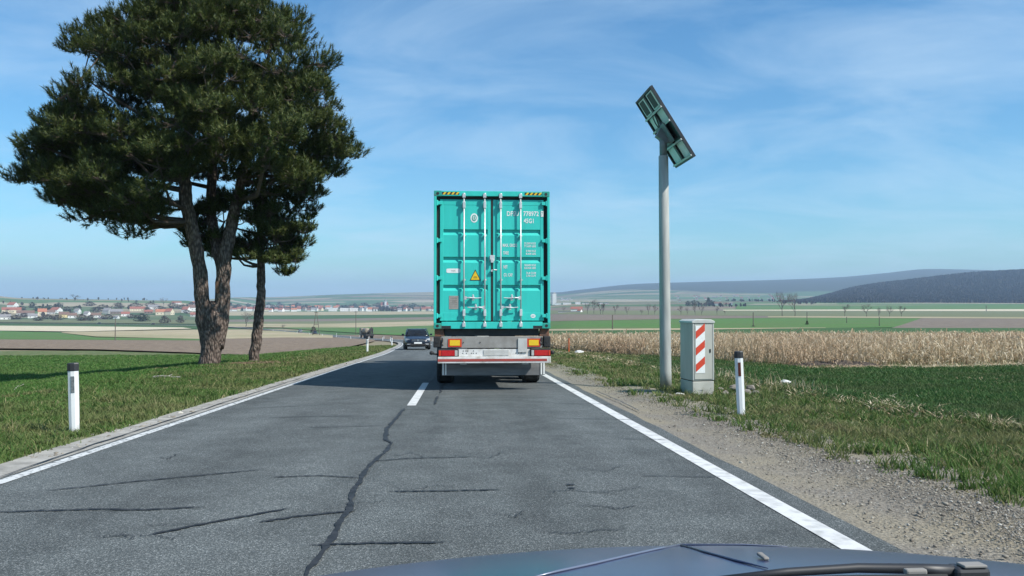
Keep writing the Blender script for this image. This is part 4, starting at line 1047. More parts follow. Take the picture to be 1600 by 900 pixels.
# ------------------------------------------------------------------ marker posts
m_post = material('white_plastic_post', (0.74, 0.75, 0.74), 0.45, col2=(0.60, 0.60, 0.57), scale=3, contrast=(0.5, 0.85), splash=(0.14, (0.16, 0.13, 0.095)), spots=(14, 0.70, (0.35, 0.33, 0.28)))
m_cap = material('black_plastic_cap', (0.022, 0.023, 0.026), 0.5, col2=(0.03, 0.03, 0.032), scale=9)
m_rfl_w = material('grey_reflector', (0.10, 0.115, 0.125), 0.15, coat=0.6, col2=(0.18, 0.2, 0.21), scale=40)
m_rfl_r = material('dark_red_reflector', (0.075, 0.018, 0.015), 0.15, coat=0.6, col2=(0.13, 0.03, 0.02), scale=40)
def make_post(h, rf):
    p = empty('marker_post')
    w, d = 0.062, 0.045
    sec = [(-w, -d*0.55), (-w*0.35, -d), (w*0.35, -d), (w, -d*0.55), (w*0.8, d*0.7), (0, d), (-w*0.8, d*0.7)]
    n_ = len(sec)
    mb = MB(); zs = [0, 0.3, 0.6, h - 0.10]; sc = [0.93, 1.0, 1.0, 1.0]
    mb.add([(a*k, b_*k, z) for z, k in zip(zs, sc) for a, b_ in sec],
           [(i*n_+j, i*n_+(j+1) % n_, (i+1)*n_+(j+1) % n_, (i+1)*n_+j) for i in range(len(zs)-1) for j in range(n_)] + [tuple(range(n_)), tuple(range((len(zs)-1)*n_, len(zs)*n_))])
    mb.build('post_body', m_post, p, bevel=0.004)
    cp = MB(); A = [(a*1.07, b_*1.07, z) for z in (h - 0.0995, h - 0.012) for a, b_ in sec] + [(a*0.97, b_*0.97, h) for a, b_ in sec]
    cp.add(A, [(i*n_+j, i*n_+(j+1) % n_, (i+1)*n_+(j+1) % n_, (i+1)*n_+j) for i in range(2) for j in range(n_)] + [tuple(range(n_)), tuple(range(2*n_, 3*n_))])
    cp.build('post_cap', m_cap, p)
    MB().bx(-0.021, 0.021, -d - 0.006, -d + 0.002, h - 0.37, h - 0.165).build('reflector', rf, p, bevel=0.002)
    return p
pl1 = make_post(0.89, m_rfl_w); pr1 = make_post(0.99, m_rfl_r)
GP = 'marker posts along the road'
p_ = ground(117, 679)
pl1.location = (p_[0], p_[1], float(z_left(p_[0], p_[1])) - 0.01); pl1.rotation_euler = (0, R(-1.6), R(8))
tag(pl1, 'white marker post with black cap nearest on the left grass verge', 'marker post', GP)
p_ = ground(1158, 650)
pr1.location = (p_[0], p_[1], float(z_rght(p_[0], p_[1])) - 0.03); pr1.rotation_euler = (0, R(-2.2), R(-10))
tag(pr1, 'white marker post with black cap and dark red reflector beside the cabinet', 'marker post', GP)
NTH = ['first', 'second', 'third', 'fourth', 'fifth', 'sixth', 'seventh', 'eighth', 'ninth', 'tenth']
yl = [47, 78, 140, 172, 205, 238, 272, 310, 350, 395, 440, 490]
for i, y in enumerate(yl):
    c = copy_tree(pl1); p, a = road_pt(y, -4.30 if y < 60 else -4.0)
    c.location = (p[0], p[1], float(zt(p[0], p[1])) + 0.02 + 0.0007 * max(y - 40, 0)); c.rotation_euler = (0, R(rng.normal(0, 1)), a)
    lab = 'white marker post with black cap second along the left verge' if i == 0 else 'third marker post on the left, where the road bends, left of the oncoming car' if i == 1 else f'tiny white marker post on the left of the distant road, {NTH[i - 2]} past the bend'
    tag(c, lab, 'marker post', GP if i < 2 else 'far posts left of the bending road')
for i, y in enumerate([150, 190, 230, 275, 330, 380, 450]):
    c = copy_tree(pl1); p, a = road_pt(y, 4.3)
    c.location = (p[0], p[1], float(zt(p[0], p[1])) + 0.02 + 0.0007 * max(y - 40, 0)); c.rotation_euler = (0, 0, a)
    tag(c, f'tiny white marker post on the far side of the bending road, {NTH[i]} counting away', 'marker post', 'far posts beyond the bending road')

# ------------------------------------------------------------------ cars
def sub_loft(secs):
    """secs: list of (y, [(x,z)...half profile from bottom centre-out to top centre]) mirrored"""
    mb = MB(); rings = []
    for y, hp in secs:
        ring = [(x, y, z) for x, z in hp] + [(-x, y, z) for x, z in reversed(hp) if x > 1e-4]
        rings.append(ring)
    n_ = len(rings[0])
    vs = [p for r_ in rings for p in r_]
    fs = [(i*n_+j, i*n_+(j+1) % n_, (i+1)*n_+(j+1) % n_, (i+1)*n_+j) for i in range(len(rings)-1) for j in range(n_)]
    fs += [tuple(range(n_)), tuple(range((len(rings)-1)*n_, len(rings)*n_))]
    return mb.add(vs, fs)
m_lens = material('headlamp_lens', (0.42, 0.44, 0.46), 0.15, coat=0.6, col2=(0.22, 0.24, 0.25), scale=25)
m_chrome = material('chrome_trim', (0.55, 0.56, 0.57), 0.2, 0.8, col2=(0.45, 0.46, 0.47), scale=20)
def sedan(label, col, loc, heading, pitch=0.0, group=None, detail=True):
    m_paint = material('car_paint', col, 0.35, 0.1, coat=0.5, col2=tuple(c*1.15 for c in col), scale=3)
    c = empty('car', loc, (pitch, 0, heading))          # front towards -y in local space
    tag(c, label, 'car', group)
    lo = [(-2.29, .52, .30, .62, .52), (-2.2, .74, .22, .70, .66), (-1.9, .86, .19, .78, .74), (-1.35, .885, .18, .90, .84), (-.9, .885, .18, .96, .88), (0.2, .885, .18, .96, .89), (1.3, .885, .18, .99, .90), (1.9, .86, .22, 1.0, .86), (2.2, .78, .28, .96, .72), (2.28, .66, .36, .85, .55)]
    secs = []
    for y, w, z0, z1, wt in lo:
        secs.append((y, [(0, z0), (w*0.86, z0), (w*0.98, z0 + .10), (w, (z0+z1)*.52), (w*0.985, z1 - .12), (wt*0.93, z1 - .02), (wt*0.5, z1 + .012), (0, z1 + .02)]))
    sub_loft(secs).build('body', m_paint, c, smooth=True, sub=1)
    cab = [(-0.98, .70, .97), (-0.35, .66, 1.33), (0.1, .64, 1.435), (0.8, .63, 1.42), (1.35, .62, 1.27), (1.85, .66, 1.00)]
    secs = [(y, [(0, .90), (.80, .90), (.79 if z1 > 1.1 else w + .02, min(.98, z1)), (w + (0.0), z1 - .06 if z1 > 1.1 else z1), (w*0.72, z1), (0, z1 + .015)]) for y, w, z1 in cab]
    sub_loft(secs).build('cabin', m_glass, c, smooth=True)
    MB().add([(-.56, -.12, 1.405), (.56, -.12, 1.405), (.60, .1, 1.445), (-.60, .1, 1.445), (.59, .8, 1.43), (-.59, .8, 1.43), (.55, 1.1, 1.36), (-.55, 1.1, 1.36)], [(0, 1, 2, 3), (3, 2, 4, 5), (5, 4, 6, 7)]).build('roof', m_paint, c, smooth=True)
    for s in (-1, 1):
        MB().tube([(s*.80, -1.02, .95), (s*.70, -.35, 1.335), (s*.655, .05, 1.44), (s*.645, .8, 1.425), (s*.66, 1.3, 1.29), (s*.74, 1.9, .99)], .035, 6).build('roof_pillar', m_paint, c)
        MB().tube([(s*.84, -.75, .98), (s*.93, -.75, 1.0)], .025, 6).box((s*.98, -.74, 1.03), (.17, .10, .13)).build('mirror', m_paint, c, bevel=.03)
        wl_ = []
        for y in (-1.38, 1.38):
            wheel(c, s*.79, y, .32, .2, s)
    if detail:
        for s in (-1, 1):
            MB().add([(s*.50, -2.195, .60), (s*.82, -2.02, .62), (s*.83, -1.98, .73), (s*.78, -2.00, .775), (s*.55, -2.17, .72)], [(0, 1, 2, 3, 4)]).build('headlight', m_lens, c)
            MB().box((s*.60, -2.235, .37), (.26, .05, .07), rot=(0, 0, s*.25)).build('daytime_lamp', m_lens, c, bevel=.01)
        g = MB().add([(-.42, -2.262, .56), (.42, -2.262, .56), (.46, -2.235, .70), (-.46, -2.235, .70)], [(0, 1, 2, 3)]).build('grille', m_dark, c)
        for z in (.585, .63, .675):
            MB().box((0, -2.272 + (z - .56)*.19, z), (.84, .012, .018)).build('grille_bar', m_chrome, g)
        MB().lathe([(.075, -.012), (.075, .0)], 16, 'y', (0, -2.275, .635)).build('grille_badge', m_chrome, g)
        MB().box((0, -2.315, .46), (.52, .015, .11)).build('number_plate', m_white, c)
        MB().box((0, -2.275, .33), (1.1, .05, .12)).build('lower_intake', m_dark, c, bevel=.02)
        MB().add([(-.68, -.96, .985), (.68, -.96, .985), (.58, -.36, 1.345), (-.58, -.36, 1.345)], [(0, 1, 2, 3)]).build('windscreen', m_glass, c)
        p = MB().lathe([(.05, .0), (.10, .06), (.11, .14), (.07, .22), (.02, .25)], 12, 'z', (.36, .0, 1.02)).build('driver_head_rest', m_dark, c)
    return c
y = 57.0
p, a = road_pt(y, -1.58)
slope_h = (float(zt(p[0], y + 1)) - float(zt(p[0], y - 1))) / 2
sedan('dark blue saloon car coming towards us in the left lane', (0.004, 0.006, 0.016), (p[0], p[1], float(zt(p[0], p[1])) + 0.04), a + R(3), pitch=math.atan(slope_h))
GF = 'small cars on the distant road'
for px, D, lab, colr, hd in ((513, 352, 'small dark car on the bending road left of the tanker lorry', (0.012, 0.013, 0.016), 0.0),
                            (474, 424, 'silver grey car farther along the bending road behind the utility pole', (0.20, 0.21, 0.22), 0.0)):
    y = D
    p, a = road_pt(y, -1.6 if px == 513 else 1.6)
    sedan(lab, colr, (p[0], p[1], float(zt(p[0], p[1])) + 0.02 + 0.0009 * (y - 40)), a + (0 if px != 474 else math.pi), group=GF, detail=False)
for px, lab, colr in ((153, 'dark car on the village road, leftmost of three', (0.012, 0.014, 0.016)), (237, 'dark red car on the village road, between two dark cars', (0.05, 0.012, 0.012)), (310, 'black car on the village road beside the pine trunk', (0.008, 0.009, 0.01))):
    best = min(np.linspace(600, 935, 1200), key=lambda y_: abs(pix((*road_pt(y_, 0)[0], 0))[0] - px))
    p, a = road_pt(best, 1.6)
    sedan(lab, colr, (p[0], p[1], float(zt(p[0], p[1])) + 0.02 + 0.0009 * (best - 40)), a + math.pi, group=GF, detail=False)
# lorry with a loading crane on the bend
y = 236.0
p, a = road_pt(y, 1.2)
lor = empty('crane_lorry', (p[0], p[1], float(zt(p[0], p[1])) + 0.02 + 0.0009 * (y - 40)), (0, 0, a + R(8)))
tag(lor, 'small dull beige tank lorry with folded crane arm on the distant bend', 'lorry')
m_beige = material('beige_tank_paint', (0.27, 0.23, 0.17), 0.5, col2=(0.20, 0.17, 0.13), scale=3)
MB().bx(-.45, .45, -.2, 6.6, .7, .95).build('frame', m_dark, lor)
MB().lathe([(.5, 1.6), (.88, 1.75), (.9, 4.4), (.5, 4.6)], 20, 'y', (-.1, 0, 2.05)).build('tank', m_beige, lor, smooth=True)
MB().bx(-1.15, 1.15, 4.75, 6.7, .8, 2.9).build('cab', m_beige, lor, bevel=.08)
MB().tube([(.35, .4, 1.0), (.45, .6, 2.0), (.9, .9, 3.2)], .24, 6).tube([(.9, .9, 3.2), (.2, .6, 2.6), (-.4, .3, 1.9)], .2, 6).tube([(1.0, .7, 1.1), (1.15, .9, 2.9)], .22, 6).build('crane_arm', m_dark, lor)
MB().bx(-1.2, 1.2, -.3, 1.4, .75, 1.25).build('rear_deck', m_dark, lor, bevel=.03)
for y_ in (.6, 1.9, 5.4):
    for s in (-1, 1): wheel(lor, s*1.0, y_, .5, .32, s)

# ------------------------------------------------------------------ our own car: bonnet, wings, cowl, wiper
m_blue = material('dark_blue_car_paint', (0.030, 0.038, 0.092), 0.33, 0.1, coat=0.5, col2=(0.034, 0.042, 0.10), scale=6)
m_blue.node_tree.nodes['Principled BSDF'].inputs['Coat Roughness'].default_value = 0.2
m_refl_line = material('bonnet_reflection_tone', (0.13, 0.15, 0.21), 0.35, 0.2, coat=0.3, col2=(0.15, 0.17, 0.23), scale=6)  # reflection on the bonnet painted as a lighter blue grey
own = empty('bonneted_car', (0.50, 0, 0.02), (TILT, 0, 0))
own.name = 'car'
tag(own, 'dark blue car we sit in, its bonnet and wiper along the bottom', 'car')
zcv = pchip([0.55, 0.75, 1.2, 1.5, 1.7, 1.85, 1.95, 2.02], [0.975, 0.960, 0.925, 0.884, 0.834, 0.76, 0.67, 0.56])
us = np.linspace(-0.78, 0.74, 51); vs_ = np.concatenate([np.linspace(0.72, 1.5, 20), np.linspace(1.53, 2.02, 24)])
U, V_ = np.meshgrid(us, vs_, indexing='ij')
def z_bon(u, v): return zcv(np.clip(v + 0.05 * (u/0.74)**2, .55, 2.02)) - 0.038 * np.abs((u + 0.12)/0.74)**2.0
link('bonnet', grid_mesh('bonnet', np.stack([U, V_, z_bon(U, V_)], -1)), m_blue, own, smooth=True)
MR = Matrix.Rotation(-TILT, 3, 'X')
def on_bonnet(px, py):
    for v in np.linspace(0.7, 1.95, 500)[::1]:
        q = CAM + ray(px, py) * v / ray(px, py)[1]
        c_ = MR @ (Vector(q) - own.location)
        if c_.z < float(z_bon(c_.x, c_.y)) + 0.002: return Vector((c_.x, c_.y, float(z_bon(c_.x, c_.y)) + 0.002))
    return None
for s in (-1, 1):
    tw = np.linspace(0, 1, 14); vf = np.linspace(0.3, 2.02, 40)
    G = np.zeros((14, 40, 3))
    for i, t in enumerate(tw):
        zz = zcv(np.clip(vf + 0.05, .55, 2.02)) - (0.060 if s > 0 else 0.042)
        G[i, :, 0] = s * ((0.746 if s > 0 else 0.786) + 0.15 * math.sin(t * math.pi / 2)); G[i, :, 1] = vf - 0.25 * t * sstep(1.6, 2.02, vf)
        G[i, :, 2] = zz - 0.45 * (1 - math.cos(t * math.pi / 2)) * np.clip(zz - 0.2, 0, 1)
    me = grid_mesh('wing', G)
    link('wing', me, m_blue, own, smooth=True)
    MB().bx(s*0.80, s*0.895, 0.3, 1.75, 0.30, 0.63).build('side_skirt', m_blue, own, bevel=.02)
    wheel(own, s*.76, 1.28, .31, .2, s)
MB().prism([(-.85, 0.25), (.85, 0.25), (.8, 0.60), (-.8, 0.60)], 1.72, 2.05).build('front_bumper', m_blue, own, bevel=.06)
MB().bx(-.74, .74, 0.40, 0.715, 0.93, 0.962).build('cowl', m_cap, own, bevel=.01)
wip = empty('wiper', (0, 0, 0)); wip.parent = own
def wp(px, py, v): # point on the sight line through (px,py) at distance v, in the car's own frame
    q = CAM + ray(px, py) * v / ray(px, py)[1]
    return tuple(Matrix.Rotation(-TILT, 3, 'X') @ (Vector(q) - own.location))
MB().tube([wp(1120, 906, .80), wp(1230, 894, .80), wp(1340, 887.5, .80), wp(1440, 889, .79), wp(1490, 893, .78)], [.0035, .0045, .005, .0055, .007], 8).build('wiper_arm', m_cap, wip, smooth=True)
hub = wp(1512, 896, .78)
MB().box(hub, (.036, .022, .016)).cyl((hub[0], hub[1], .95), (hub[0], hub[1], hub[2]), .013, n=10).build('wiper_hub', m_cap, wip, bevel=.005)
MB().tube([wp(1095, 912, .74), wp(1300, 905, .74), wp(1480, 903, .72)], .004, 6).build('wiper_blade', m_rubber, wip)
q = wp(1430, 893, .775)
MB().box(q, (.022, .008, .006)).build('wiper_joint', m_chas, wip, bevel=.002)
MB().box((hub[0] + .002, hub[1] - .004, hub[2] + .0095), (.024, .014, .003)).build('hub_cover', m_chas, wip, bevel=.001)
for pts in ([(1064, 851), (1030, 857), (985, 867), (930, 880), (870, 893), (820, 905)], [(1064, 851), (1100, 850), (1160, 851), (1230, 854)], [(1064, 852), (1100, 862), (1150, 876), (1200, 888)]):  # thin tubes drawn where reflections run across the bonnet
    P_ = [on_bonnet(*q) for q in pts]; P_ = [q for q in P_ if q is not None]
    if len(P_) > 1: MB().tube(P_, [.0025] + [.0022] * (len(P_) - 2) + [.001], 6).build('bonnet_reflection_line', m_refl_line if pts[1][1] != 862 else m_blue, own, smooth=True)
q = on_bonnet(1192, 872) or Vector((0.2, 1.3, 0.93))
MB().box((q.x, q.y, q.z + 0.003), (.011, .036, .006)).build('reflection_patch', m_chas, own, bevel=.003)  # small grey block standing in for a pale reflection on the bonnet

# ------------------------------------------------------------------ the two pines
m_bark = bpy.data.materials.new('pine_bark'); m_bark.use_nodes = True
n, l = nodes_of(m_bark); b = n['Principled BSDF']; b.inputs['Roughness'].default_value = 0.95; b.inputs['Specular IOR Level'].default_value = 0.15
tcb = n.new('ShaderNodeTexCoord'); mpb = n.new('ShaderNodeMapping'); mpb.inputs['Scale'].default_value = (1, 1, 0.38); l.new(tcb.outputs['Object'], mpb.inputs[0])
vb = n.new('ShaderNodeTexVoronoi'); vb.inputs['Scale'].default_value = 15.0; l.new(mpb.outputs[0], vb.inputs['Vector'])
nb_ = n.new('ShaderNodeTexNoise'); nb_.inputs['Scale'].default_value = 14; nb_.inputs['Detail'].default_value = 6; l.new(mpb.outputs[0], nb_.inputs['Vector'])
mb_ = n.new('ShaderNodeMath'); mb_.operation = 'MULTIPLY_ADD'; l.new(nb_.outputs['Fac'], mb_.inputs[0]); mb_.inputs[1].default_value = 0.55; l.new(vb.outputs['Distance'], mb_.inputs[2])
rb = n.new('ShaderNodeValToRGB'); e = rb.color_ramp.elements
for i_, (p_, c_) in enumerate(((0.30, (0.27, 0.225, 0.19)), (0.58, (0.19, 0.15, 0.125)), (0.95, (0.085, 0.065, 0.055)))):
    if i_ == 0: el = e[0]
    elif i_ == 2: el = e[len(e)-1]
    else: el = e.new(p_)
    el.position = p_; el.color = (*c_, 1)
l.new(mb_.outputs[0], rb.inputs[0]); l.new(rb.outputs[0], b.inputs['Base Color'])
bb = n.new('ShaderNodeBump'); bb.invert = True; bb.inputs['Strength'].default_value = 1.0; bb.inputs['Distance'].default_value = 0.06; l.new(mb_.outputs[0], bb.inputs['Height']); l.new(bb.outputs[0], b.inputs['Normal'])
m_twig = material('pine_twig_bark', (0.07, 0.052, 0.042), 0.95, col2=(0.11, 0.085, 0.07), scale=8)
m_needle = leafmat('pine_needles', [(0.0, (0.028, 0.044, 0.012)), (0.4, (0.058, 0.082, 0.020)), (0.8, (0.092, 0.118, 0.030)), (1.0, (0.15, 0.15, 0.05))], rough=0.55, trans=0.2)

def rot_to(axis, n):
    """random frames whose z is axis (n,3)"""
    r = rng.normal(size=(n, 3)); u_ = np.cross(axis, r); u_ /= np.linalg.norm(u_, axis=1)[:, None]
    return u_, np.cross(axis, u_)
def tufts(pos, axis, size, nn=38):
    """bottle-brush shoots: nn needles each"""
    n = len(pos)
    axis = axis / np.linalg.norm(axis, axis=1)[:, None]
    u_, v_ = rot_to(axis, n)
    th = rng.uniform(0, 6.283, (n, nn)); ph = np.radians(rng.uniform(22, 92, (n, nn))); s = rng.uniform(0, 1, (n, nn))
    root = pos[:, None, :] + axis[:, None, :] * (s * 0.75 * size[:, None])[..., None]
    rd = u_[:, None, :] * np.cos(th)[..., None] + v_[:, None, :] * np.sin(th)[..., None]
    d = axis[:, None, :] * np.cos(ph)[..., None] + rd * np.sin(ph)[..., None]
    side = np.cross(d, axis[:, None, :] + 0.3 * rd); side /= np.linalg.norm(side, axis=-1)[..., None] + 1e-9
    L_ = (size[:, None] * rng.uniform(0.32, 0.5, (n, nn)))[..., None]
    w = (0.016 * rng.uniform(0.6, 1.1, (n, nn)))[..., None]
    V = np.stack([root - side * w, root + side * w, root + d * L_], 2).reshape(-1, 3)
    return V
def inpoly(px, py, poly):
    poly = np.array(poly, float); r = np.zeros(len(px), bool); j = len(poly) - 1
    for i in range(len(poly)):
        xi, yi = poly[i]; xj, yj = poly[j]
        c = ((yi > py) != (yj > py)) & (px < (xj - xi) * (py - yi) / (yj - yi + 1e-12) + xi)
        r ^= c; j = i
    return r
def world_at(px, py, D): return CAM + ray(px, py) * D

def pine(label, base_px, D, stems, poly, nclump, depth, rc, ntuft, tsize, open_box=None, extra=()):
    b0 = ground(*base_px) if D is None else at(base_px[0], D)
    if D is None: D = float((np.array(b0) - CAM) @ FWD)
    b0[2] = float(z_left(b0[0], b0[1])) - 0.08
    t = empty('pine_tree', b0)
    tag(t, label, 'tree', 'pines on the verge')
    off = Vector(b0)
    trunk = MB(); stem_pts = []
    for pts in stems:
        P = [Vector(world_at(px, py, D + dd)) - off for px, py, dd, r in pts]
        if pts[0][1] > 560: P[0].z = -0.05
        rr = [r for *_, r in pts]
        # refine
        Q, RQ = [], []
        for i in range(len(P) - 1):
            for k in range(4):
                f = k / 4
                Q.append(P[i].lerp(P[i+1], f) + Vector(rng.normal(0, 0.012, 3)) * (0 if i == 0 and k == 0 else 1)); RQ.append((rr[i]*(1-f) + rr[i+1]*f) * (1 + rng.normal(0, 0.025)))
        Q.append(P[-1]); RQ.append(rr[-1])
        trunk.tube(Q, RQ, 14)
        stem_pts += [(q, r_) for q, r_ in zip(Q, RQ) if r_ < 0.26 or len(stems) == 1]
    trunk.build('trunk', m_bark, t, smooth=True)
    # clump centres
    poly = np.array(poly, float)
    lo, hi = poly.min(0), poly.max(0); cx, cyc = poly.mean(0)
    C = []
    rpx = (rc * 1.05 + 0.15) * F_PX / D
    tries = 0
    while len(C) < nclump and tries < 60000:
        tries += 1
        px, py = rng.uniform(lo[0], hi[0]), rng.uniform(lo[1], hi[1])
        q = poly.mean(0) + (np.array([px, py]) - poly.mean(0)) * 1.0
        # inset by clump radius
        ok = inpoly(np.array([px - rpx, px + rpx, px, px]), np.array([py, py, py - rpx*0.6, py + rpx*0.45]), poly).all()
        if not ok: continue
        e = np.hypot((px - cx) / (0.5*(hi[0]-lo[0])), (py - cyc) / (0.5*(hi[1]-lo[1])))
        dm = depth * math.sqrt(max(0.05, 1 - min(1, e)**2))
        dd = rng.uniform(-dm, dm)
        if open_box and open_box[0] < px < open_box[2] and open_box[1] < py < open_box[3] and dd < 1.2: continue
        p = Vector(world_at(px, py, D + dd)) - off
        p += Vector(np.array((RGT * (px - cx) + UPV * (cyc - py)))).normalized() * max(0, rng.normal(0, 0.22)) * (1 if e > 0.6 else 0)
        if C and min((p - c).length for c in C) < rc * 0.62: continue
        C.append(p)
    for px, py, dd in extra: C.append(Vector(world_at(px, py, D + dd)) - off)
    br = MB(); NV = []
    mid = Vector((0, 0, 0))
    for c in C: mid += c
    mid /= len(C)
    # main limbs: clumps gathered into groups, one limb per group, thin side branches to each clump
    CA = np.array([tuple(c) for c in C]); K = max(8, len(C) // 8)
    cen_ = CA[rng.choice(len(CA), K, replace=False)]
    for _ in range(8):
        own_ = np.argmin(((CA[:, None] - cen_[None]) ** 2).sum(-1), 1)
        cen_ = np.array([CA[own_ == j].mean(0) if (own_ == j).any() else cen_[j] for j in range(K)])
    limbs = {}
    for j in range(K):
        if not (own_ == j).any(): continue
        c = Vector(cen_[j])
        cand = [(1.0 * abs(q.z - (c.z - 0.1 - 0.30 * math.hypot(q.x - c.x, q.y - c.y))) + 1.5 * math.hypot(q.x - c.x, q.y - c.y) + rng.uniform(0, .4), q, r_) for q, r_ in stem_pts if not open_box or q.z > 5.4]
        _, q, r_ = min(cand, key=lambda z: z[0])
        if open_box and 255 < pix(np.array(off) + np.array(c))[0] < 395:
            q, r_ = min([z for z in stem_pts if z[0].z > 5.0], key=lambda z: (z[0] - c).length + (0.8 if z[0].z > c.z else 0))
        L_ = (c - q).length; sd = Vector(rng.normal(0, 0.06, 3)) * L_
        pts_ = [q, q.lerp(c, .25) + Vector((0, 0, -0.05 * L_)) + sd * .6, q.lerp(c, .5) + Vector((0, 0, -0.07 * L_)) + sd, q.lerp(c, .75) + Vector((0, 0, -.04 * L_)) + sd * .5, c]
        r0 = min(r_ * 0.55, 0.03 + 0.016 * L_)
        br.tube(pts_, [r0, r0*.85, r0*.68, r0*.5, r0*.3], 6, cap=False)
        limbs[j] = pts_
    for ci, c in enumerate(C):
        q = min(limbs[own_[ci]][1:], key=lambda z: (z - c).length + (0.5 if z.z > c.z + .1 else 0))
        m2 = q.lerp(c, 0.6) + Vector(rng.normal(0, 0.08, 3)); m2.z -= 0.04
        br.tube([q, m2, c], [0.026, 0.020, 0.012], 5, cap=False)
        k = int(ntuft * rng.uniform(0.7, 1.3))
        rr = rc * rng.uniform(0.6, 1.35); k = int(k * min(1.5, (rr / rc) ** 1.4))
        dv = rng.normal(size=(k, 3)); dv /= np.linalg.norm(dv, axis=1)[:, None]
        dv[:, 2] = np.where(dv[:, 2] < 0, dv[:, 2] * 0.55, dv[:, 2])
        rad_ = rng.uniform(0.35, 1.0, k) ** 0.6
        P = np.array(c) + dv * rad_[:, None] * np.array([rr, rr, rr * 0.62])
        out = np.array((c - mid).normalized())
        ax_ = dv * 0.55 + np.array([0, 0, 0.9]) + out * 0.2 + rng.normal(0, 0.2, (k, 3))
        NV.append(tufts(P, ax_, tsize * rng.uniform(0.75, 1.25, k)))
        for i in rng.choice(k, min(k, 14), replace=False):
            p1 = Vector(P[i]); ms = c.lerp(p1, 0.5) + Vector((0, 0, -0.06))
            br.tube([m2.lerp(c, 0.7), ms, p1], [0.016, 0.012, 0.006], 4, cap=False)
    br.build('branches', m_twig, t)
    V = np.concatenate(NV)
    link('crown', np_mesh('crown', V, np.arange(len(V)).reshape(-1, 3)), m_needle, t)
    return t, D
big_stems = [
    [(325, 576, 0, .44), (327, 566, 0, .38), (330, 550, 0, .37), (334, 520, 0, .42), (334, 497, 0, .44), (333, 480, 0, .34), (332, 470, 0, .15)],
    [(325, 545, -.02, .22), (319, 500, -.08, .29), (315, 460, -.15, .265), (313, 425, -.2, .255), (306, 385, -.3, .25), (299, 355, -.4, .24), (291, 315, -.5, .235), (288, 280, -.5, .22), (291, 240, -.5, .19), (296, 190, -.4, .14), (280, 110, -.2, .09), (270, 40, 0, .04)],
    [(340, 545, .02, .22), (345, 500, .05, .29), (348, 460, .1, .275), (349, 425, .1, .265), (352, 395, .1, .25), (361, 355, .3, .225), (371, 315, .4, .20), (379, 275, .5, .17), (386, 230, .5, .14), (394, 170, .5, .10), (420, 90, .4, .07), (430, 20, .3, .03)],
    [(347, 425, .1, .2), (338, 385, .45, .2), (330, 335, .8, .19), (331, 280, 1.0, .18), (335, 210, 1.1, .13), (340, 120, 1.0, .08), (345, 30, 1.0, .04)],
]
crown_poly = [(24, 215), (36, 158), (85, 135), (92, 80), (120, 40), (165, 22), (215, 0), (240, -25), (330, -35), (390, -22), (440, -8), (455, 20), (490, 45), (520, 75), (540, 110), (548, 160), (550, 205), (566, 238), (545, 262), (530, 285), (500, 296), (470, 330), (430, 300), (400, 278), (340, 262), (275, 292), (275, 330), (250, 345), (245, 372), (200, 378), (145, 356), (105, 334), (52, 318), (20, 276)]
big, D1 = pine('large spreading pine with several stems on the left verge', (331, 571), 30.0, big_stems, crown_poly, 400, 4.7, 0.64, 46, 0.42,
               open_box=(268, 300, 405, 400), extra=[(120, 312, .5), (158, 330, -.5), (195, 345, .2), (230, 348, -.3), (205, 325, -1), (246, 325, .5), (180, 310, -1.2), (225, 305, -1.6), (300, 262, -1.4), (345, 262, -1.2), (322, 248, .3), (372, 268, -.8), (318, 275, 1.8), (350, 280, 2.0), (225, 335, -1), (215, 320, .5), (420, 300, -0.5), (470, 300, .4), (515, 270, 0), (545, 242, .3), (255, 250, -2.0), (60, 280, .2), (100, 300, -.6), (140, 318, 0), (175, 335, .4)])
small_stems = [[(396, 574, 0, .23), (397, 560, 0, .20), (401, 530, 0, .20), (404, 500, 0, .19), (407, 470, .1, .175), (408, 440, .1, .165), (407, 390, .1, .14), (406, 340, .2, .12), (412, 280, .2, .09), (425, 220, .3, .05), (430, 190, .3, .02)]]
small_poly = [(262, 384), (278, 348), (312, 320), (340, 300), (370, 270), (440, 240), (515, 250), (508, 300), (518, 335), (506, 356), (508, 378), (482, 392), (484, 408), (464, 434), (425, 438), (398, 422), (370, 408), (330, 412), (280, 412)]
sm, D2 = pine('slim dark pine with one bare leaning trunk behind the large pine', (397, 569), 31.6, small_stems, small_poly, 100, 1.8, 0.42, 36, 0.36,
              extra=[(300, 384, 0), (325, 378, .3), (480, 340, 0), (470, 362, .2), (455, 392, 0), (440, 410, .1), (415, 405, -.2)])
# pale torn bark between the stems of the large pine
m_scar = material('torn_bark', (0.17, 0.095, 0.06), 0.9, col2=(0.11, 0.065, 0.045), scale=12)
sc = MB()
p0 = Vector(world_at(339, 446, D1 - .17)) - big.location
sc.prism([(-.05, -.28), (.04, -.30), (.07, -.05), (.05, .16), (-.02, .14), (-.06, -.05)], -.02, .05)
so_ = sc.build('torn_bark', m_scar, big); so_.location = p0
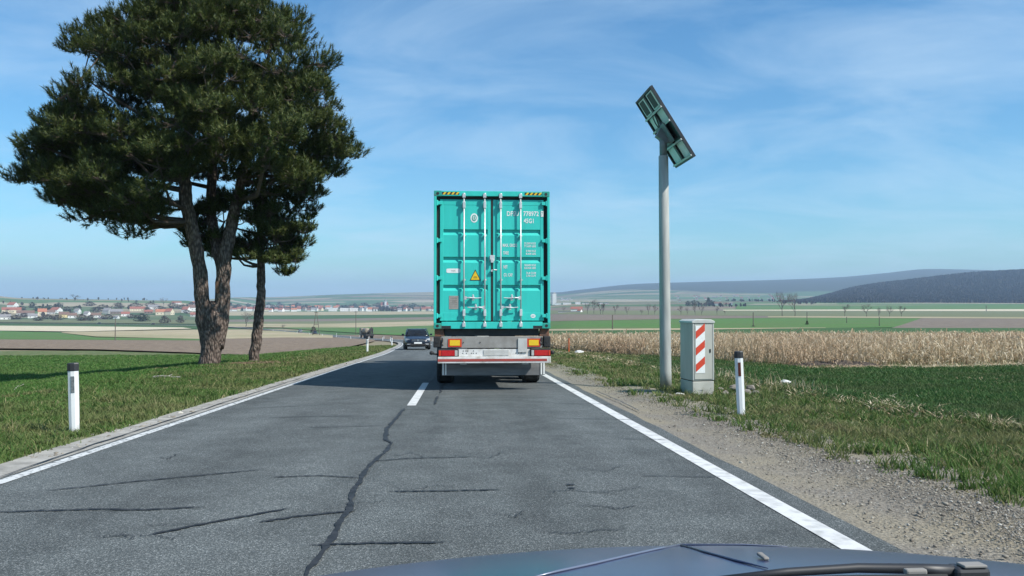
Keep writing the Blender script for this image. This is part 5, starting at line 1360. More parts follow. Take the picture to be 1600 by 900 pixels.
# fallen needles, sticks
gp = ground(362, 571)
m_litter = leafmat('dry_needle_litter', [(0, (0.12, 0.085, 0.05)), (1, (0.24, 0.18, 0.11))], trans=0)
k = 9000
a = rng.uniform(0, 6.28, k); r_ = np.abs(rng.normal(0, 0.9, k))
x = gp[0] + np.cos(a) * r_ * 1.6; y = gp[1] + np.sin(a) * r_
blades('needle_litter', x, y, z_left(x, y) + 0.02, rng.uniform(0.01, 0.05, k), np.full(k, 0.05), m_litter, 2.0, label='brown fallen needles on the ground between the two pines', cat='needle litter')
m_stick = material('bleached_wood', (0.42, 0.38, 0.33), 0.9, col2=(0.28, 0.25, 0.21), scale=9)
for i, (pa, pb, r_, lab) in enumerate((((240, 593), (284, 593.5), .035, 'pale fallen branch lying on the grass below the large pine'), ((22, 613), (32, 604), .02, 'short pale stick lying on the grass left of the nearest post'))):
    A_, B_ = ground(*pa), ground(*pb)
    A_[2] = z_left(A_[0], A_[1]) + .05; B_[2] = z_left(B_[0], B_[1]) + .05
    st = empty('stick', A_)
    A_, B_ = Vector(A_), Vector(B_); d = B_ - A_
    q = MB().tube([Vector((0, 0, 0)), d*.3 + Vector((0, .03, .02)), d*.65 + Vector((0, -.03, .0)), d], [r_, r_*.9, r_*.8, r_*.4], 7)
    q.build('branch_wood', m_stick, st); 
    MB().tube([d*.4, d*.5 + Vector((.05, .2, .05))], [r_*.5, r_*.2], 5).build('side_twig', m_stick, st)
    tag(st, lab, 'stick')

# ------------------------------------------------------------------ small roadside things
m_rock = material('rubble_stone', (0.14, 0.12, 0.10), 0.95, col2=(0.27, 0.245, 0.21), scale=6, bump=0.6, bump_scale=20)
m_rockw = material('white_stone', (0.60, 0.59, 0.56), 0.9, col2=(0.46, 0.45, 0.42), scale=8, bump=0.5, bump_scale=20)
def rock(name, p, r, m, label, group=None, sq=0.62):
    bm = bmesh.new(); bmesh.ops.create_icosphere(bm, subdivisions=2, radius=1)
    s = rng.uniform(0.7, 1.3, 3) * r
    for v in bm.verts:
        k = 1 + rng.normal(0, 0.09); v.co = Vector((v.co.x*s[0]*k, v.co.y*s[1]*k, v.co.z*s[2]*sq*k))
    me = bpy.data.meshes.new(name); bm.to_mesh(me); bm.free()
    o = link(name, me, m); o.location = (p[0], p[1], p[2] + r*sq*0.35); o.rotation_euler = (0, 0, rng.uniform(0, 6))
    return tag(o, label, 'stone', group)
for i in range(16):
    x = 5.1 + rng.uniform(0.0, 0.8); y = 15.6 + rng.uniform(-.25, 0.5)
    rock('stone', (x, y, float(z_rght(x, y)) + (0.08 if i > 11 else 0)), rng.uniform(.04, .10), m_rock, 'rough grey brown stone in the rubble heap right of the cabinet', 'rubble stones by the cabinet')
p = ground(905, 553); rock('stone', (p[0], p[1], float(z_rght(p[0], p[1]))), .30, m_rockw, 'white stone lying on the grass beside the orange stake', sq=.5)
p = ground(1062, 617); rock('stone', (p[0], p[1], float(z_rght(p[0], p[1]))), .10, m_rockw, 'pale stone in the grass just left of the cabinet', sq=.5)
p = ground(1227, 600); rock('stone', (p[0], p[1], float(z_rght(p[0], p[1]))), .13, m_rockw, 'pale flat stone in the green crop right of the nearest right post', sq=.45)
p = ground(889, 552)
m_or = material('orange_paint', (0.55, 0.12, 0.03), 0.6, col2=(0.40, 0.09, 0.03), scale=9)
stk = empty('stake', (p[0], p[1], float(z_rght(p[0], p[1]))))
tag(stk, 'thin orange stake standing at the edge of the corn', 'stake')
MB().bx(-.035, .035, -.035, .035, -.05, .80).build('stake_shaft', m_or, stk, bevel=.005); MB().prism([(-.036, .80), (.036, .80), (0, .86)], -.036, .036).build('stake_tip', m_rust, stk)
# earth heap at the foot of the corn
p = ground(1312, 571)
G = np.zeros((40, 24, 3))
for i in range(40):
    for j in range(24):
        a_, b_ = -1 + 2*i/39, -1 + 2*j/23
        x, y = p[0] + a_*2.0, p[1] + 0.4 + b_*0.9
        hh = max(0, 1 - a_*a_)**1.3 * max(0, 1 - b_*b_)
        G[i, j] = (x, y, float(z_rght(x, y)) - .02 + hh * (0.20 + 0.06*float(nb(x*3, y*3))) + 0.03*hh*float(nb(x*9, y*9)))
m_heap = layered('dark_earth', [(0.3, (0.045, 0.035, 0.03)), (0.6, (0.10, 0.08, 0.065)), (0.8, (0.16, 0.135, 0.11))], 9, bump=1.0, bump_scale=14, bdist=.1)
tag(link('earth_heap', grid_mesh('heap', G), m_heap), 'low heap of dark earth at the foot of the corn', 'earth heap')

# ------------------------------------------------------------------ bare trees, shrubs, poles
m_bare = material('bare_tree_bark', (0.060, 0.050, 0.044), 0.95, col2=(0.10, 0.085, 0.072), scale=1.5)
m_bare2 = material('bare_twigs', (0.085, 0.066, 0.058), 0.95, col2=(0.13, 0.10, 0.085), scale=1.5)
def bare_tree_mesh(seed, spread=0.5, levels=5, up=0.16, low=0.2):
    r = random.Random(seed); tr, tw = MB(), MB()
    def grow(p, d, L_, rad_, lev):
        q = p + d * L_
        mid = p.lerp(q, .5) + Vector((r.gauss(0, .04), r.gauss(0, .04), 0)) * L_
        (tr if lev < 2 else tw).tube([p, mid, q], [rad_, rad_*.85, rad_*.65], 5 if lev < 2 else 3, cap=False)
        if lev >= levels: return
        for k in range(3 if lev else 4):
            a = r.uniform(0, 6.28); s = r.uniform(.6, 1.2) * spread
            nd = (d + Vector((math.cos(a)*s, math.sin(a)*s, up + r.uniform(-.15, .2)))).normalized()
            grow(p.lerp(q, r.uniform(.55, 1)), nd, L_ * r.uniform(.62, .85), rad_*.6, lev+1)
    grow(Vector((0, 0, 0)), Vector((0, 0, 1)), low + .1, .015, 0)
    zmax = max(v[2] for v in tr.v + tw.v)
    for mb in (tr, tw): mb.v = [(a/zmax, b_/zmax, c/zmax) for a, b_, c in mb.v]
    return tr.mesh('trunk', False), tw.mesh('crown', False)
BT = [bare_tree_mesh(s, sp_) for s, sp_ in ((1, .85), (2, 1.05), (3, .8), (4, 1.15))]
TALL = bare_tree_mesh(9, .72, 5, .38, .3)
for tr_, tw_ in BT + [TALL]: tr_.materials.append(m_bare); tw_.materials.append(m_bare2)
def bare(px, py, hpx, label, group, var=None, D=None, name='bare_tree', wide=1.0):
    p = ground(px, py) if D is None else at(px, D)
    D_ = float((p - CAM) @ FWD); h = hpx * D_ / F_PX
    t = empty(name, p - np.array([0, 0, 0.2])); t.scale = (h*wide, h*wide, h); t.rotation_euler = (0, 0, rng.uniform(0, 6.28))
    a, b_ = BT[int(rng.integers(len(BT)))] if var is None else var
    link('trunk', a, None, t); link('crown', b_, None, t)
    return tag(t, label, 'tree', group)
bare(1222, 495, 42, 'left one of the two tall bare trees standing close together on the plain', None, TALL, wide=1.0)
bare(1242, 495, 40, 'right one of the two tall bare trees standing close together on the plain', None, TALL, wide=1.0)
for i, (px, h_) in enumerate(((1320, 22), (1354, 23), (1373, 17), (1390, 20), (1408, 20))):
    bare(px, 495.6, h_, ('first', 'second', 'third', 'fourth', 'last')[i] + ' from the left of five round bare trees in a row on the right plain', 'row of five bare trees', BT[i % 4], wide=0.85)
ORD = ['first', 'second', 'third', 'fourth', 'fifth', 'sixth', 'seventh', 'eighth', 'ninth', 'tenth', 'eleventh', 'twelfth', 'thirteenth', 'fourteenth', 'fifteenth', 'sixteenth']
for i_, (px, py, h_) in enumerate(sorted(((918, 491, 22), (928, 491, 26), (938, 492, 23), (942, 492, 20), (961, 492.5, 18), (980, 492.5, 16), (1002, 492.5, 10), (1013, 492.5, 20), (1023, 492.5, 19), (1064, 493, 18), (1074, 493, 14), (1086, 493, 22), (1096, 493, 17), (1120, 493, 15), (1133, 493, 9), (881, 489, 12)))):
    bare(px, py, h_, f'small bare tree, {ORD[i_]} from the container in the long row between fields', 'bare tree row beyond the corn', wide=0.8)
bare(384, 511.5, 26, 'bare tree beside the far road, seen between the two pine trunks', None, BT[1], wide=1.2)
bare(443, 514.5, 9, 'small round bare tree beside the far road right of the slim pine', None, BT[3], wide=1.2)
bare(352, 509, 10, 'low bare shrub beside the far road right of the large trunk', None, BT[3], wide=1.3)
# evergreens and shrubs as leafy masses
m_shrub = leafmat('dark_shrub_leaves', [(0, (0.018, 0.026, 0.014)), (0.6, (0.035, 0.045, 0.024)), (1, (0.06, 0.062, 0.036))], trans=0.0)
m_shrubb = leafmat('brown_shrub_twigs', [(0, (0.045, 0.036, 0.030)), (0.6, (0.075, 0.060, 0.050)), (1, (0.11, 0.09, 0.075))], trans=0.0)
def blob_mesh(nq, conic, m, seed):
    r = np.random.default_rng(seed)
    z = r.uniform(0.05, 1, nq)
    w = (1 - z)**0.8 * 0.55 + 0.05 if conic else 0.5 * np.sqrt(np.maximum(0.02, 1 - (2*z - .9)**2)) * (1 + .25*np.sin(9*z + seed))
    a = r.uniform(0, 6.28, nq); rr = np.sqrt(r.uniform(.15, 1, nq)) * w * (1 + .22*np.sin(3*a + seed) + .12*np.sin(7*a))
    P = np.stack([np.cos(a)*rr, np.sin(a)*rr, z], -1)
    d = r.normal(size=(nq, 3, 3)) * 0.055
    V = (P[:, None, :] + d).reshape(-1, 3); V[:, 2] = np.maximum(V[:, 2], 0)
    me = np_mesh('crown', V, np.arange(len(V)).reshape(-1, 3)); me.materials.append(m); return me
SH = [blob_mesh(420, False, m_shrub, 1), blob_mesh(420, False, m_shrubb, 2), blob_mesh(420, False, m_shrubb, 5), blob_mesh(380, True, m_shrub, 3)]
stemm = MB().cyl((0, 0, 0), (0, 0, .5), .045, .02, 6).mesh('trunk'); stemm.materials.append(m_bare)
def shrub(px, py, hpx, wide, var, label, group, D=None, name='shrub', cat='shrub'):
    p = ground(px, py) if D is None else at(px, D)
    h = hpx * float((p - CAM) @ FWD) / F_PX
    t = empty(name, p - np.array([0, 0, .2])); t.scale = (h*wide, h*wide, h); t.rotation_euler = (0, 0, rng.uniform(0, 6.28))
    link('crown', SH[var], None, t); link('trunk', stemm, None, t)
    return tag(t, label, cat, group)
shrub(222, 503, 13, 1.9, 0, 'broad dark evergreen clump at the right end of the left village', None)
shrub(257, 505.5, 12, 1.3, 2, 'round brown shrub right of the dark evergreen clump by the village road', None)
shrub(282, 505, 12, 1.0, 2, 'brown shrub nearest the large pine trunk by the village road', None)
for px in range(344, 690, 7):
    v_ = int(rng.integers(3)); pyv = rng.uniform(479, 486.5)
    shrub(px + rng.uniform(-2, 2), pyv, rng.uniform(3.5, 7.5), rng.uniform(1.2, 2.6), v_, ('dark evergreen' if v_ == 0 else 'brown leafless') + ' shrub among the houses of the far central village', 'shrubs in the central village')
for px, py, h_, w_, v_ in ((1075, 478, 8, 1.2, 0), (1085, 478, 9, 1.4, 0), (1107, 478, 13, .9, 3), (1112, 477, 8, 1.2, 0)):
    shrub(px, py, h_, w_, v_, 'dark evergreen near the white farm on the right plain', 'evergreens by the white farm')
bare(116, 470, 11, 'left bare tree of the pair on the skyline over the left village', None, BT[0], wide=1.3)
bare(112, 470, 9, 'right bare tree of the pair on the skyline over the left village', None, BT[1], wide=1.3).location[0] += 14
bare(256, 478, 14, 'large hazy bare tree behind the right end of the left village', None, BT[2], wide=1.3)
m_wood = material('creosoted_wood', (0.09, 0.075, 0.062), 0.9, col2=(0.14, 0.12, 0.10), scale=2)
def upole(px, py0_, py1_, label, double=False, arm=True, group=None):
    p = ground(px, py0_); D_ = float((p - CAM) @ FWD); h = (py0_ - py1_) * D_ / F_PX
    t = empty('utility_pole', p); tag(t, label, 'utility pole', group)
    r_ = max(.12, .00045 * D_)
    if double:
        for s in (-1, 1): MB().tube([(s*1.5, 0, -.3), (s*.15, 0, h)], [r_, r_*.7], 7).build('pole_leg', m_wood, t)
        MB().bx(-1.0, 1.0, -r_*.6, r_*.6, h*.45, h*.45 + r_*1.4).build('cross_brace', m_wood, t)
    else: MB().tube([(0, 0, -.3), (0, 0, h)], [r_, r_*.75], 7).build('pole_shaft', m_wood, t)
    if arm:
        MB().bx(-.9, .9, -r_*.5, r_*.5, h - .5, h - .5 + r_*1.2).build('cross_arm', m_wood, t)
        for s in (-.8, 0, .8): MB().cyl((s, 0, h - .4), (s, 0, h - .05), .07, n=6).build('insulator', m_lgrey, t)
    return t
upole(494, 524.5, 487, 'wooden double legged utility pole beside the bending road', True)
shrub(490, 520, 10, 1.0, 2, 'small brown shrub at the foot of the double legged utility pole', None)
upole(556, 522.5, 486, 'single wooden utility pole right of the double legged one')
upole(180, 533, 497, 'wooden utility pole standing in the fields before the left village', arm=False)
upole(957, 516, 492, 'thin wooden pole in the green field left of the solar pole', arm=False)
upole(1177, 511, 488, 'thin wooden pole with a shrub at its foot right of the cabinet', arm=False)
shrub(1177, 511, 4, 1.6, 1, 'low shrub at the foot of the thin pole right of the cabinet', None)
upole(1261, 507.5, 487, 'thin pole with a small fir at its foot below the two tall trees', arm=False)
shrub(1261, 508, 8, .8, 3, 'small dark fir at the foot of the thin pole below the tall trees', None)
upole(1323, 505.5, 495, 'short thin pole below the first of the five bare trees', arm=False)
upole(1374, 510, 495, 'thin pole below the third of the five bare trees', arm=False)
upole(1541, 487, 477, 'short thin pole far on the right plain before the wood', arm=False)

# ------------------------------------------------------------------ houses
def hmat(nm, c): return material(nm, c, 0.85, col2=tuple(k*.88 for k in c), scale=.25)
WALL = {'white': hmat('white_render', (.74, .73, .70)), 'cream': hmat('cream_render', (.66, .58, .42)), 'yellow': hmat('yellow_render', (.70, .56, .28)), 'grey': hmat('grey_render', (.42, .41, .39)), 'brown': hmat('brown_timber', (.20, .15, .12))}
ROOF = {'red': hmat('red_tiles', (.27, .10, .07)), 'orange': hmat('orange_tiles', (.38, .15, .085)), 'brown': hmat('brown_tiles', (.17, .10, .075)), 'grey': hmat('grey_tiles', (.22, .21, .21))}
m_pane = material('window_glass', (.03, .035, .04), .2, col2=(.05, .055, .06), scale=1)
def house(px, py, wpx, hpx, wall, roof, turn, label, group=None, name='house', flat=False, wins=True, D=None, deep=None):
    p = ground(px, py) if D is None else at(px, D)
    D_ = float((p - CAM) @ FWD); s = D_ / F_PX
    w, h = wpx * s / 2, hpx * s
    dp = deep or min(w * .8, 6.5)
    t = empty(name, p - np.array([0, 0, .3]), (0, 0, -math.atan2(p[0], p[1]) + R(turn))); tag(t, label, 'house' if name == 'house' else name.replace('_', ' '), group)
    hw = h * (.55 if not flat else 1.0)
    gable = abs(turn) > 45
    MB().bx(-w, w, -dp, dp, 0, hw).build('wall', WALL[wall], t)
    if not flat:
        o = .35
        if gable:      # ridge runs away from us: the gable shows
            MB().prism([(-w, hw + .001), (w, hw + .001), (0, h)], -dp, dp).build('gable', WALL[wall], t)
            r_ = MB().prism([(-w - o, hw - .15), (0, h + .02), (w + o, hw - .15), (w + o, hw + .15), (0, h + .35), (-w - o, hw + .15)], -dp - o, dp + o)
        else:
            MB().prism([(-dp, hw + .001), (dp, hw + .001), (0, h)], -w, w, 'x').build('gable', WALL[wall], t)
            r_ = MB().prism([(-dp - o, hw - .15), (0, h + .02), (dp + o, hw - .15), (dp + o, hw + .15), (0, h + .35), (-dp - o, hw + .15)], -w - o, w + o, 'x')
        rf = r_.build('roof', ROOF[roof], t)
        if rng.uniform() < .6: MB().bx(w*.3, w*.3 + .8, -.4, .4, h*.8, h + .9).build('chimney', WALL['grey'], rf)
    else:
        MB().bx(-w - .2, w + .2, -dp - .2, dp + .2, hw + .002, hw + .35).build('roof', ROOF['grey'], t)
    if wins:
        nw = max(2, int(w / 2.2))
        for i in range(nw):
            x = -w + (i + .5) * 2 * w / nw
            MB().bx(x - .6, x + .6, -dp - .06, -dp + .05, hw*.35, hw*.35 + min(1.5, hw*.4)).build('window', m_pane, t)
    return t
LV = 'houses of the left village'
named = [
 (3, 500, 24, 9, 'white', 'grey', 0, 'long white building at the left edge of the village'), (20, 481, 14, 9, 'white', 'red', 60, 'white gabled house highest up at the left end of the village'),
 (18, 489, 26, 9, 'cream', 'red', 0, 'wide house with long red roof near the left edge of the village'), (40, 493, 24, 8, 'grey', 'brown', 0, 'grey house with broad brown roof left of the orange roofs'),
 (51, 497, 13, 7, 'white', 'grey', 0, 'small white box house below the orange roofs'), (66, 493, 12, 11, 'cream', 'orange', 0, 'house with the brightest orange roof in the left village'),
 (88, 489, 16, 9, 'white', 'red', 60, 'house with red roof and pale gable left of the yellow house'), (100, 496, 14, 9, 'yellow', 'brown', 0, 'yellow house facing us in the left village'),
 (113, 497, 12, 8, 'white', 'brown', 0, 'white house joined to the yellow one'), (121, 490, 9, 8, 'white', 'grey', 60, 'white gabled house behind the yellow and white pair'),
 (136, 494, 9, 8, 'white', 'grey', 60, 'small white gabled house in the middle of the left village'), (150, 496, 14, 7, 'white', 'brown', 0, 'low white house with brown roof in the middle of the left village'),
 (168, 490, 12, 9, 'grey', 'grey', 60, 'grey gabled barn behind the field pole'), (182, 491, 18, 8, 'brown', 'grey', 0, 'dark barn with grey roof right of the field pole'),
 (196, 494, 12, 7, 'white', 'red', 0, 'small white house with red roof left of the evergreen clump'), (215, 486, 22, 7, 'cream', 'red', 0, 'long low house with red roof above the evergreen clump'),
 (240, 483, 16, 7, 'white', 'grey', 0, 'white house with grey roof on the slope above the village'), (252, 492, 16, 9, 'cream', 'orange', 0, 'cream house with orange roof right of the evergreen clump'),
 (265, 492, 12, 10, 'cream', 'red', 62, 'cream gabled house nearest the brown round shrub'), (276, 475, 14, 4, 'white', 'red', 0, 'pale house alone on the slope near the skyline'),
 (291, 489, 12, 10, 'white', 'red', 62, 'white gabled house with red roof close left of the large pine trunk'), (301, 486, 12, 10, 'white', 'brown', 0, 'white house with brown roof half behind the large pine trunk'),
 (306, 495, 16, 7, 'grey', 'red', 0, 'low house with red roof partly hidden by the large pine trunk'), (160, 499, 12, 4, 'brown', 'grey', 0, 'low dark shed at the field edge in front of the left village'),
 (182, 498, 8, 5, 'white', 'grey', 60, 'tiny white gabled shed at the field edge behind the field pole'), (78, 491, 14, 7, 'grey', 'brown', 0, 'grey house with brown roof behind the orange roof'),
 (232, 490, 12, 6, 'brown', 'red', 0, 'brown house with red roof right above the evergreen clump'), (305, 478, 9, 7, 'white', 'red', 0, 'small white house high beside the large pine trunk')]
for px, py, w_, h_, wa, ro, tu, lab in named: house(px, py, w_, h_, wa, ro, tu, lab, LV)
NICK = ['long white village building', 'highest white gabled village house', 'wide red roofed village house', 'broad brown roofed village house', 'small white box house',
        'brightest orange village roof', 'red roofed house with pale gable', 'yellow village house', 'white house joined to the yellow one', 'white gable behind the yellow house',
        'small white gabled village house', 'low white brown roofed house', 'grey gabled barn', 'dark grey roofed barn', 'small red roofed house by the evergreens', 'long low red roofed house',
        'white house on the slope', 'cream orange roofed house', 'cream gabled house', 'pale skyline house', 'white gabled house by the pine trunk', 'white house half behind the pine trunk',
        'low red roofed house by the pine trunk', 'low dark shed', 'tiny white gabled shed', 'brown roofed house behind the orange roof', 'brown red roofed house', 'small white house high by the pine trunk']
seen = {}
for px, py, h_, w_, v_ in ((25, 500, 8, 2.6, 1), (60, 502, 7, 2.6, 1), (90, 501, 9, 2, 2), (128, 502, 11, 1.7, 1), (142, 502, 10, 1.5, 2), (168, 499, 8, 2.5, 1), (10, 489, 7, 2.4, 2), (50, 481, 9, 1.1, 0), (62, 486, 8, 2.6, 0), (78, 485, 8, 2.6, 0), (92, 481, 8, 1.4, 0), (120, 485, 7, 2, 0), (110, 492, 6, 3, 1), (150, 488, 8, 2.4, 2), (185, 482, 9, 2, 2), (212, 482, 9, 2.4, 1), (235, 480, 8, 2.2, 1), (250, 486, 8, 2.4, 1), (270, 482, 9, 1.8, 1), (292, 490, 6, 2, 1), (300, 480, 8, 2, 2), (38, 495, 6, 3, 1), (140, 478, 7, 2.5, 2), (8, 495, 8, 2.2, 1), (75, 499, 8, 2.4, 2), (105, 486, 7, 2.4, 1), (205, 497, 6, 2.6, 1), (230, 486, 6, 2.4, 2), (160, 483, 7, 2.4, 1), (285, 483, 7, 2.4, 2), (33, 485, 7, 2.6, 1)):
    j = min(range(len(named)), key=lambda q: math.hypot(named[q][0] - px, 2 * (named[q][1] - py)))
    dx, dy = px - named[j][0], py - named[j][1]
    rel = ('left of' if dx < 0 else 'right of') if abs(dx) > 1.5 * abs(dy) else ('above' if dy < 0 else 'below')
    lab = f"{'dark evergreen' if v_ == 0 else 'brown leafless'} shrub clump {rel} the {NICK[j]}"
    if lab in seen: lab = lab.replace('shrub clump', 'smaller shrub clump' if h_ < seen[lab] else 'larger shrub clump')
    seen[lab] = h_
    shrub(px, py, h_, w_, v_, lab, 'shrubs in the left village')
CV = 'houses of the central village'
cols = [('white', 'red'), ('white', 'brown'), ('cream', 'red'), ('white', 'grey'), ('white', 'orange'), ('grey', 'brown')]
NUM = ORD + ['seventeenth', 'eighteenth', 'nineteenth', 'twentieth', 'twenty first', 'twenty second', 'twenty third', 'twenty fourth', 'twenty fifth', 'twenty sixth', 'twenty seventh', 'twenty eighth', 'twenty ninth', 'thirtieth']
def seg(px): return 'left of the white blocks' if px < 508 else 'above the white blocks' if px < 562 else 'between white blocks and church' if px < 600 else 'right of the church'
rows = []; px = 346
while px < 690:
    w_ = rng.uniform(5, 9.5)
    if not (508 < px < 562) and not (592 < px < 612):
        rows.append(('front row', px, rng.uniform(485.5, 487.0), w_, rng.uniform(4.5, 6.5), cols[int(rng.integers(len(cols)))], 0 if rng.uniform() < .6 else 65))
    if rng.uniform() < .6:
        rows.append(('back rows', px + rng.uniform(-3, 3), rng.uniform(481.5, 484), rng.uniform(5, 8), rng.uniform(4.5, 6), cols[int(rng.integers(len(cols)))], 0))
    px += w_ + rng.uniform(-1.0, 2.5)
cnt = {}
for row, px, py, w_, h_, (wa, ro), tu in sorted(rows, key=lambda z: z[1]):
    k_ = (row, seg(px)); cnt[k_] = cnt.get(k_, 0) + 1
    house(px, py, w_, h_, wa, ro, tu, f'{wa} house with {ro} roof, {NUM[cnt[k_] - 1]} of the {row} {k_[1]}', CV, wins=False)
for px, lab in ((520, 'left'), (538, 'middle'), (553, 'right')):
    house(px, 486.3, 13, 5.2, 'white', 'grey', 0, f'{lab} one of three long white flat blocks in the central village', 'white blocks', name='apartment_block', flat=True)
# church
p = ground(601, 482); D_ = float((p - CAM) @ FWD); s = D_ / F_PX
ch = empty('church', p - np.array([0, 0, .3])); tag(ch, 'red roofed church with a pale pointed tower above the central village', 'church')
MB().bx(-5.5*s, 5*s, -6, 6, 0, 5*s).build('nave', WALL['cream'], ch)
MB().prism([(-6.4, 5*s), (6.4, 5*s), (0, 10*s)], -6*s, 5.4*s, 'x').build('roof', ROOF['red'], ch)
tw_ = MB().bx(.2*s, 3.0*s, -1.4*s - 6, 1.4*s - 6, 0, 11.5*s).build('tower', WALL['white'], ch)
MB().lathe([(2.0*s, 11.5*s), (1.5*s, 13*s), (.7*s, 14*s), (.1*s, 17*s)], 8, 'z', (1.6*s, -6, 0)).build('spire', ROOF['grey'], tw_)
# right plain: farm, silo, sheds, white farm, hillside village
house(901, 487, 18, 8, 'white', 'red', 0, 'farmhouse with long red roof right behind the container', None, wins=False)
house(906, 488.5, 7, 6, 'white', 'red', 65, 'white gabled end of the red roofed farm beside the container', None, wins=False)
house(892, 488.6, 40, 2.2, 'grey', 'grey', 0, 'low grey farm wall running along the red roofed farm', None, name='wall', flat=True, wins=False, deep=1)
sl = ground(865.5, 476); D_ = float((sl - CAM) @ FWD); s = D_ / F_PX
sil = empty('silo', sl - np.array([0, 0, .3])); tag(sil, 'tall white grain silo tower just right of the container', 'silo')
MB().bx(-3*s, 3*s, -12, 12, 0, 17*s).build('tower', WALL['white'], sil); MB().bx(-1.2*s, 2*s, -8, 8, 17*s + .01, 19*s).build('head_house', WALL['grey'], sil)
for px, py, w_, h_ in ((872, 476.5, 10, 3.2), (886, 476, 13, 3.4), (903, 475.5, 8, 4), (915, 475.5, 10, 2.5), (938, 475, 8, 2.2), (948, 474.8, 6, 2)):
    house(px, py, w_, h_, 'white' if w_ > 7 else 'grey', 'grey', 0, 'long pale industrial shed near the white silo', 'sheds by the silo', name='shed', flat=True, wins=False)
house(1120, 477, 14, 5, 'white', 'brown', 0, 'long white farmhouse beside the dark evergreens on the right plain', None, wins=False)
house(1135, 477, 9, 4, 'cream', 'brown', 0, 'small cream barn right of the long white farmhouse', None, wins=False)
house(1142, 476, 6, 3.5, 'white', 'grey', 0, 'tiny white barn at the right end of the white farm', None, wins=False)
for k in range(34):
    px = rng.uniform(1050, 1245); py = 468.5 - (px - 1050) * .004 + rng.uniform(-5.5, 3)
    if 1030 < px < 1046: continue
    wa = ('white', 'cream', 'grey')[int(rng.integers(3))]
    house(px, py, rng.uniform(2.5, 4.5), rng.uniform(2, 3.2), wa, ('brown', 'grey', 'red')[int(rng.integers(3))], 0, f'tiny {wa} house of the village on the hillside behind the solar pole', 'hillside village houses', wins=False)
for k in range(14):
    house(rng.uniform(876, 900), rng.uniform(467, 470), 2.5, 1.6, 'white', 'grey', 0, 'tiny white house on the slope right of the container', 'tiny houses on the slope', wins=False)
for px in (1466, 1473):
    house(px, 469.5, 4, 3, 'white', 'grey', 0, 'tiny white hut at the edge of the dark wood', 'huts by the wood', wins=False)

# ------------------------------------------------------------------ wooded hill and woods on the right
sk2 = pchip([1180, 1240, 1270, 1310, 1350, 1450, 1560, 1700, 1900, 2300], [478, 470, 465.5, 458, 449, 436.5, 425, 419, 416, 425])
def z_wood(x, y):
    px = 720 + F_PX * x / np.maximum(y, 1)
    base = zt(x, y)
    top = CAM[2] + (HOR - sk2(px)) * 3300 / F_PX - 9
    t = sstep(2000, 3300, y)
    return np.where(y < 3300, base * (1 - t) + top * t, top - (y - 3300) * .05) - 6 * (1 - sstep(1950, 2100, y))
gx = np.linspace(0.35, 1.28, 130); gy = np.linspace(1900, 4200, 80)
Q, YY = np.meshgrid(gx, gy, indexing='ij'); XX = Q * YY
fade = sstep(0.36, 0.42, Q)
ZZ = z_wood(XX, YY) * 1.0 - 30 * (1 - fade)
m_forest = layered('leafless_woodland', [(0.3, (0.030, 0.028, 0.024)), (0.55, (0.055, 0.048, 0.040)), (0.8, (0.085, 0.072, 0.058))], 0.03, detail=8, bump=0.8, bump_scale=.06, bdist=8)
tag(link('wooded_hill', grid_mesh('hill', np.stack([XX, YY, ZZ], -1)), m_forest, smooth=True), kind='structure')
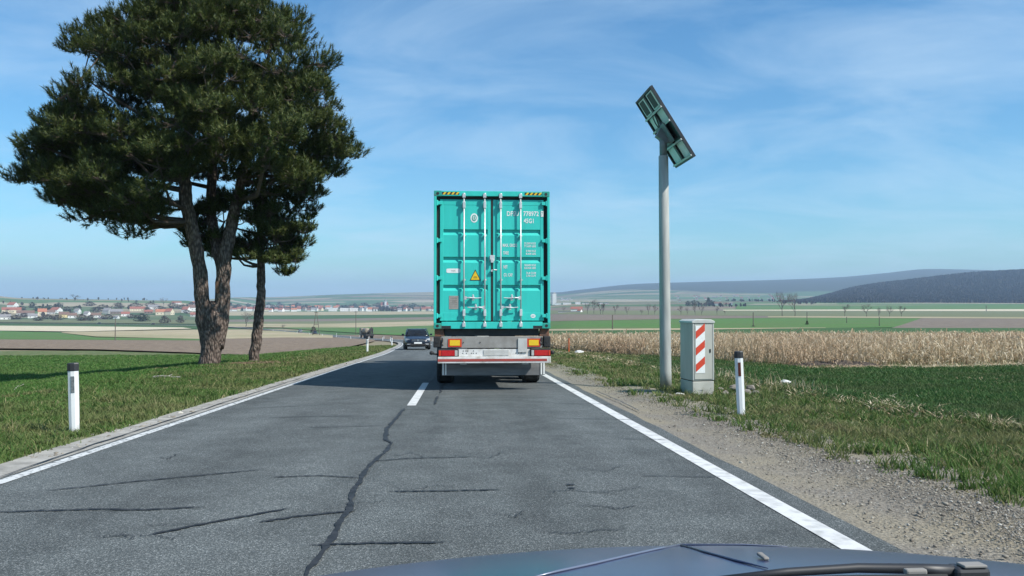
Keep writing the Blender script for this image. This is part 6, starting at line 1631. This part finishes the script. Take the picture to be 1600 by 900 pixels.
def wood(name, q0, q1, y0, y1, n, label, fn, hmin=9, hmax=17, mask=None):
    q = rng.uniform(q0, q1, n); y = np.sqrt(rng.uniform(0, 1, n)) * (y1 - y0) + y0 if False else rng.uniform(y0, y1, n); x = q * y
    if mask is not None:
        k = mask(x, y); x, y = x[k], y[k]
    n = len(x); z = fn(x, y); h = rng.uniform(hmin, hmax, n) * (1 if name != 'forest' else .35 + .65 * sstep(.40, .54, x / y)); w = h * rng.uniform(.22, .42, n)
    # each crown: a ragged spindle of crossing vertical leaf sheets
    V = []; 
    for k in range(3):
        a = rng.uniform(0, 3.14, n); c, s = np.cos(a), np.sin(a)
        prof = [(0.05, 0), (0.8, .35), (1.0, .6), (.6, .88), (.05, 1.0)]
        L_ = np.stack([np.stack([x - c*w*pw*rng.uniform(.7, 1.2, n), y - s*w*pw, z + h*ph*rng.uniform(.95, 1.05, n)], -1) for pw, ph in prof], 1)
        R_ = np.stack([np.stack([x + c*w*pw*rng.uniform(.7, 1.2, n), y + s*w*pw, z + h*ph*rng.uniform(.95, 1.05, n)], -1) for pw, ph in prof], 1)
        V.append(np.concatenate([L_, R_], 1))
    V = np.stack(V, 1).reshape(-1, 10, 3); m_ = len(V)
    f0 = np.array([[i, i + 1, i + 6, i + 5] for i in range(4)])
    Fq = (f0[None] + (np.arange(m_) * 10)[:, None, None]).reshape(-1, 4)
    tag(link(name, np_mesh(name, V.reshape(-1, 3), Fq), m_wd), label, 'wood', kind='stuff')
m_wd = leafmat('wood_crowns', [(0, (0.034, 0.030, 0.026)), (0.5, (0.046, 0.040, 0.034)), (0.9, (0.060, 0.052, 0.043)), (1, (0.03, 0.038, 0.022))], trans=0)
wood('forest', 0.395, 0.78, 1950, 3360, 16000, 'dark leafless wood covering the hill on the right', lambda x, y: z_wood(x, y) - 1, mask=lambda x, y: sstep(.39, .46, x / y) > rng.uniform(0, 1, len(x)))
def ridge_mask(x, y):
    return np.sin(x / 170.) + np.sin(y / 260. + x / 400.) > -.2
wood('tree_belt', 0.30, 0.46, 1500, 2300, 420, 'dark belts of trees on the plain left of the wooded hill', lambda x, y: zt(x, y) - .5, 4, 9, lambda x, y: np.sin(x / 60.) + np.sin(y / 75. + x / 90.) > 1.0)
wood('tree_belt', -0.30, -0.04, 2150, 3000, 1500, 'dark belts of trees in and behind the central village', lambda x, y: zt(x, y) - .5, 6, 12, lambda x, y: np.sin(x / 50.) + np.sin(y / 65. + x / 80.) > .85)
wood('tree_belt', -0.60, -0.30, 1250, 2700, 700, 'dark hedges and belts of trees behind the left village', lambda x, y: zt(x, y) - .5, 5, 9, lambda x, y: np.sin(x / 70. + y / 30.) + np.sin(y / 55. + x / 80.) > 1.3)

# ------------------------------------------------------------------ hazy air
hz = MB().bx(-14500, 14500, -14500, 14500, -75, 330).build('haze', None)
m_haze = bpy.data.materials.new('hazy_air'); m_haze.use_nodes = True
n, l = nodes_of(m_haze); n.remove(n['Principled BSDF'])
pv = n.new('ShaderNodeVolumePrincipled'); pv.inputs['Density'].default_value = 0.00012; pv.inputs['Color'].default_value = (0.55, 0.75, 1.0, 1); pv.inputs['Anisotropy'].default_value = 0.0
l.new(pv.outputs[0], n['Material Output'].inputs['Volume'])
hz.data.materials.append(m_haze)
tag(hz, kind='stuff')
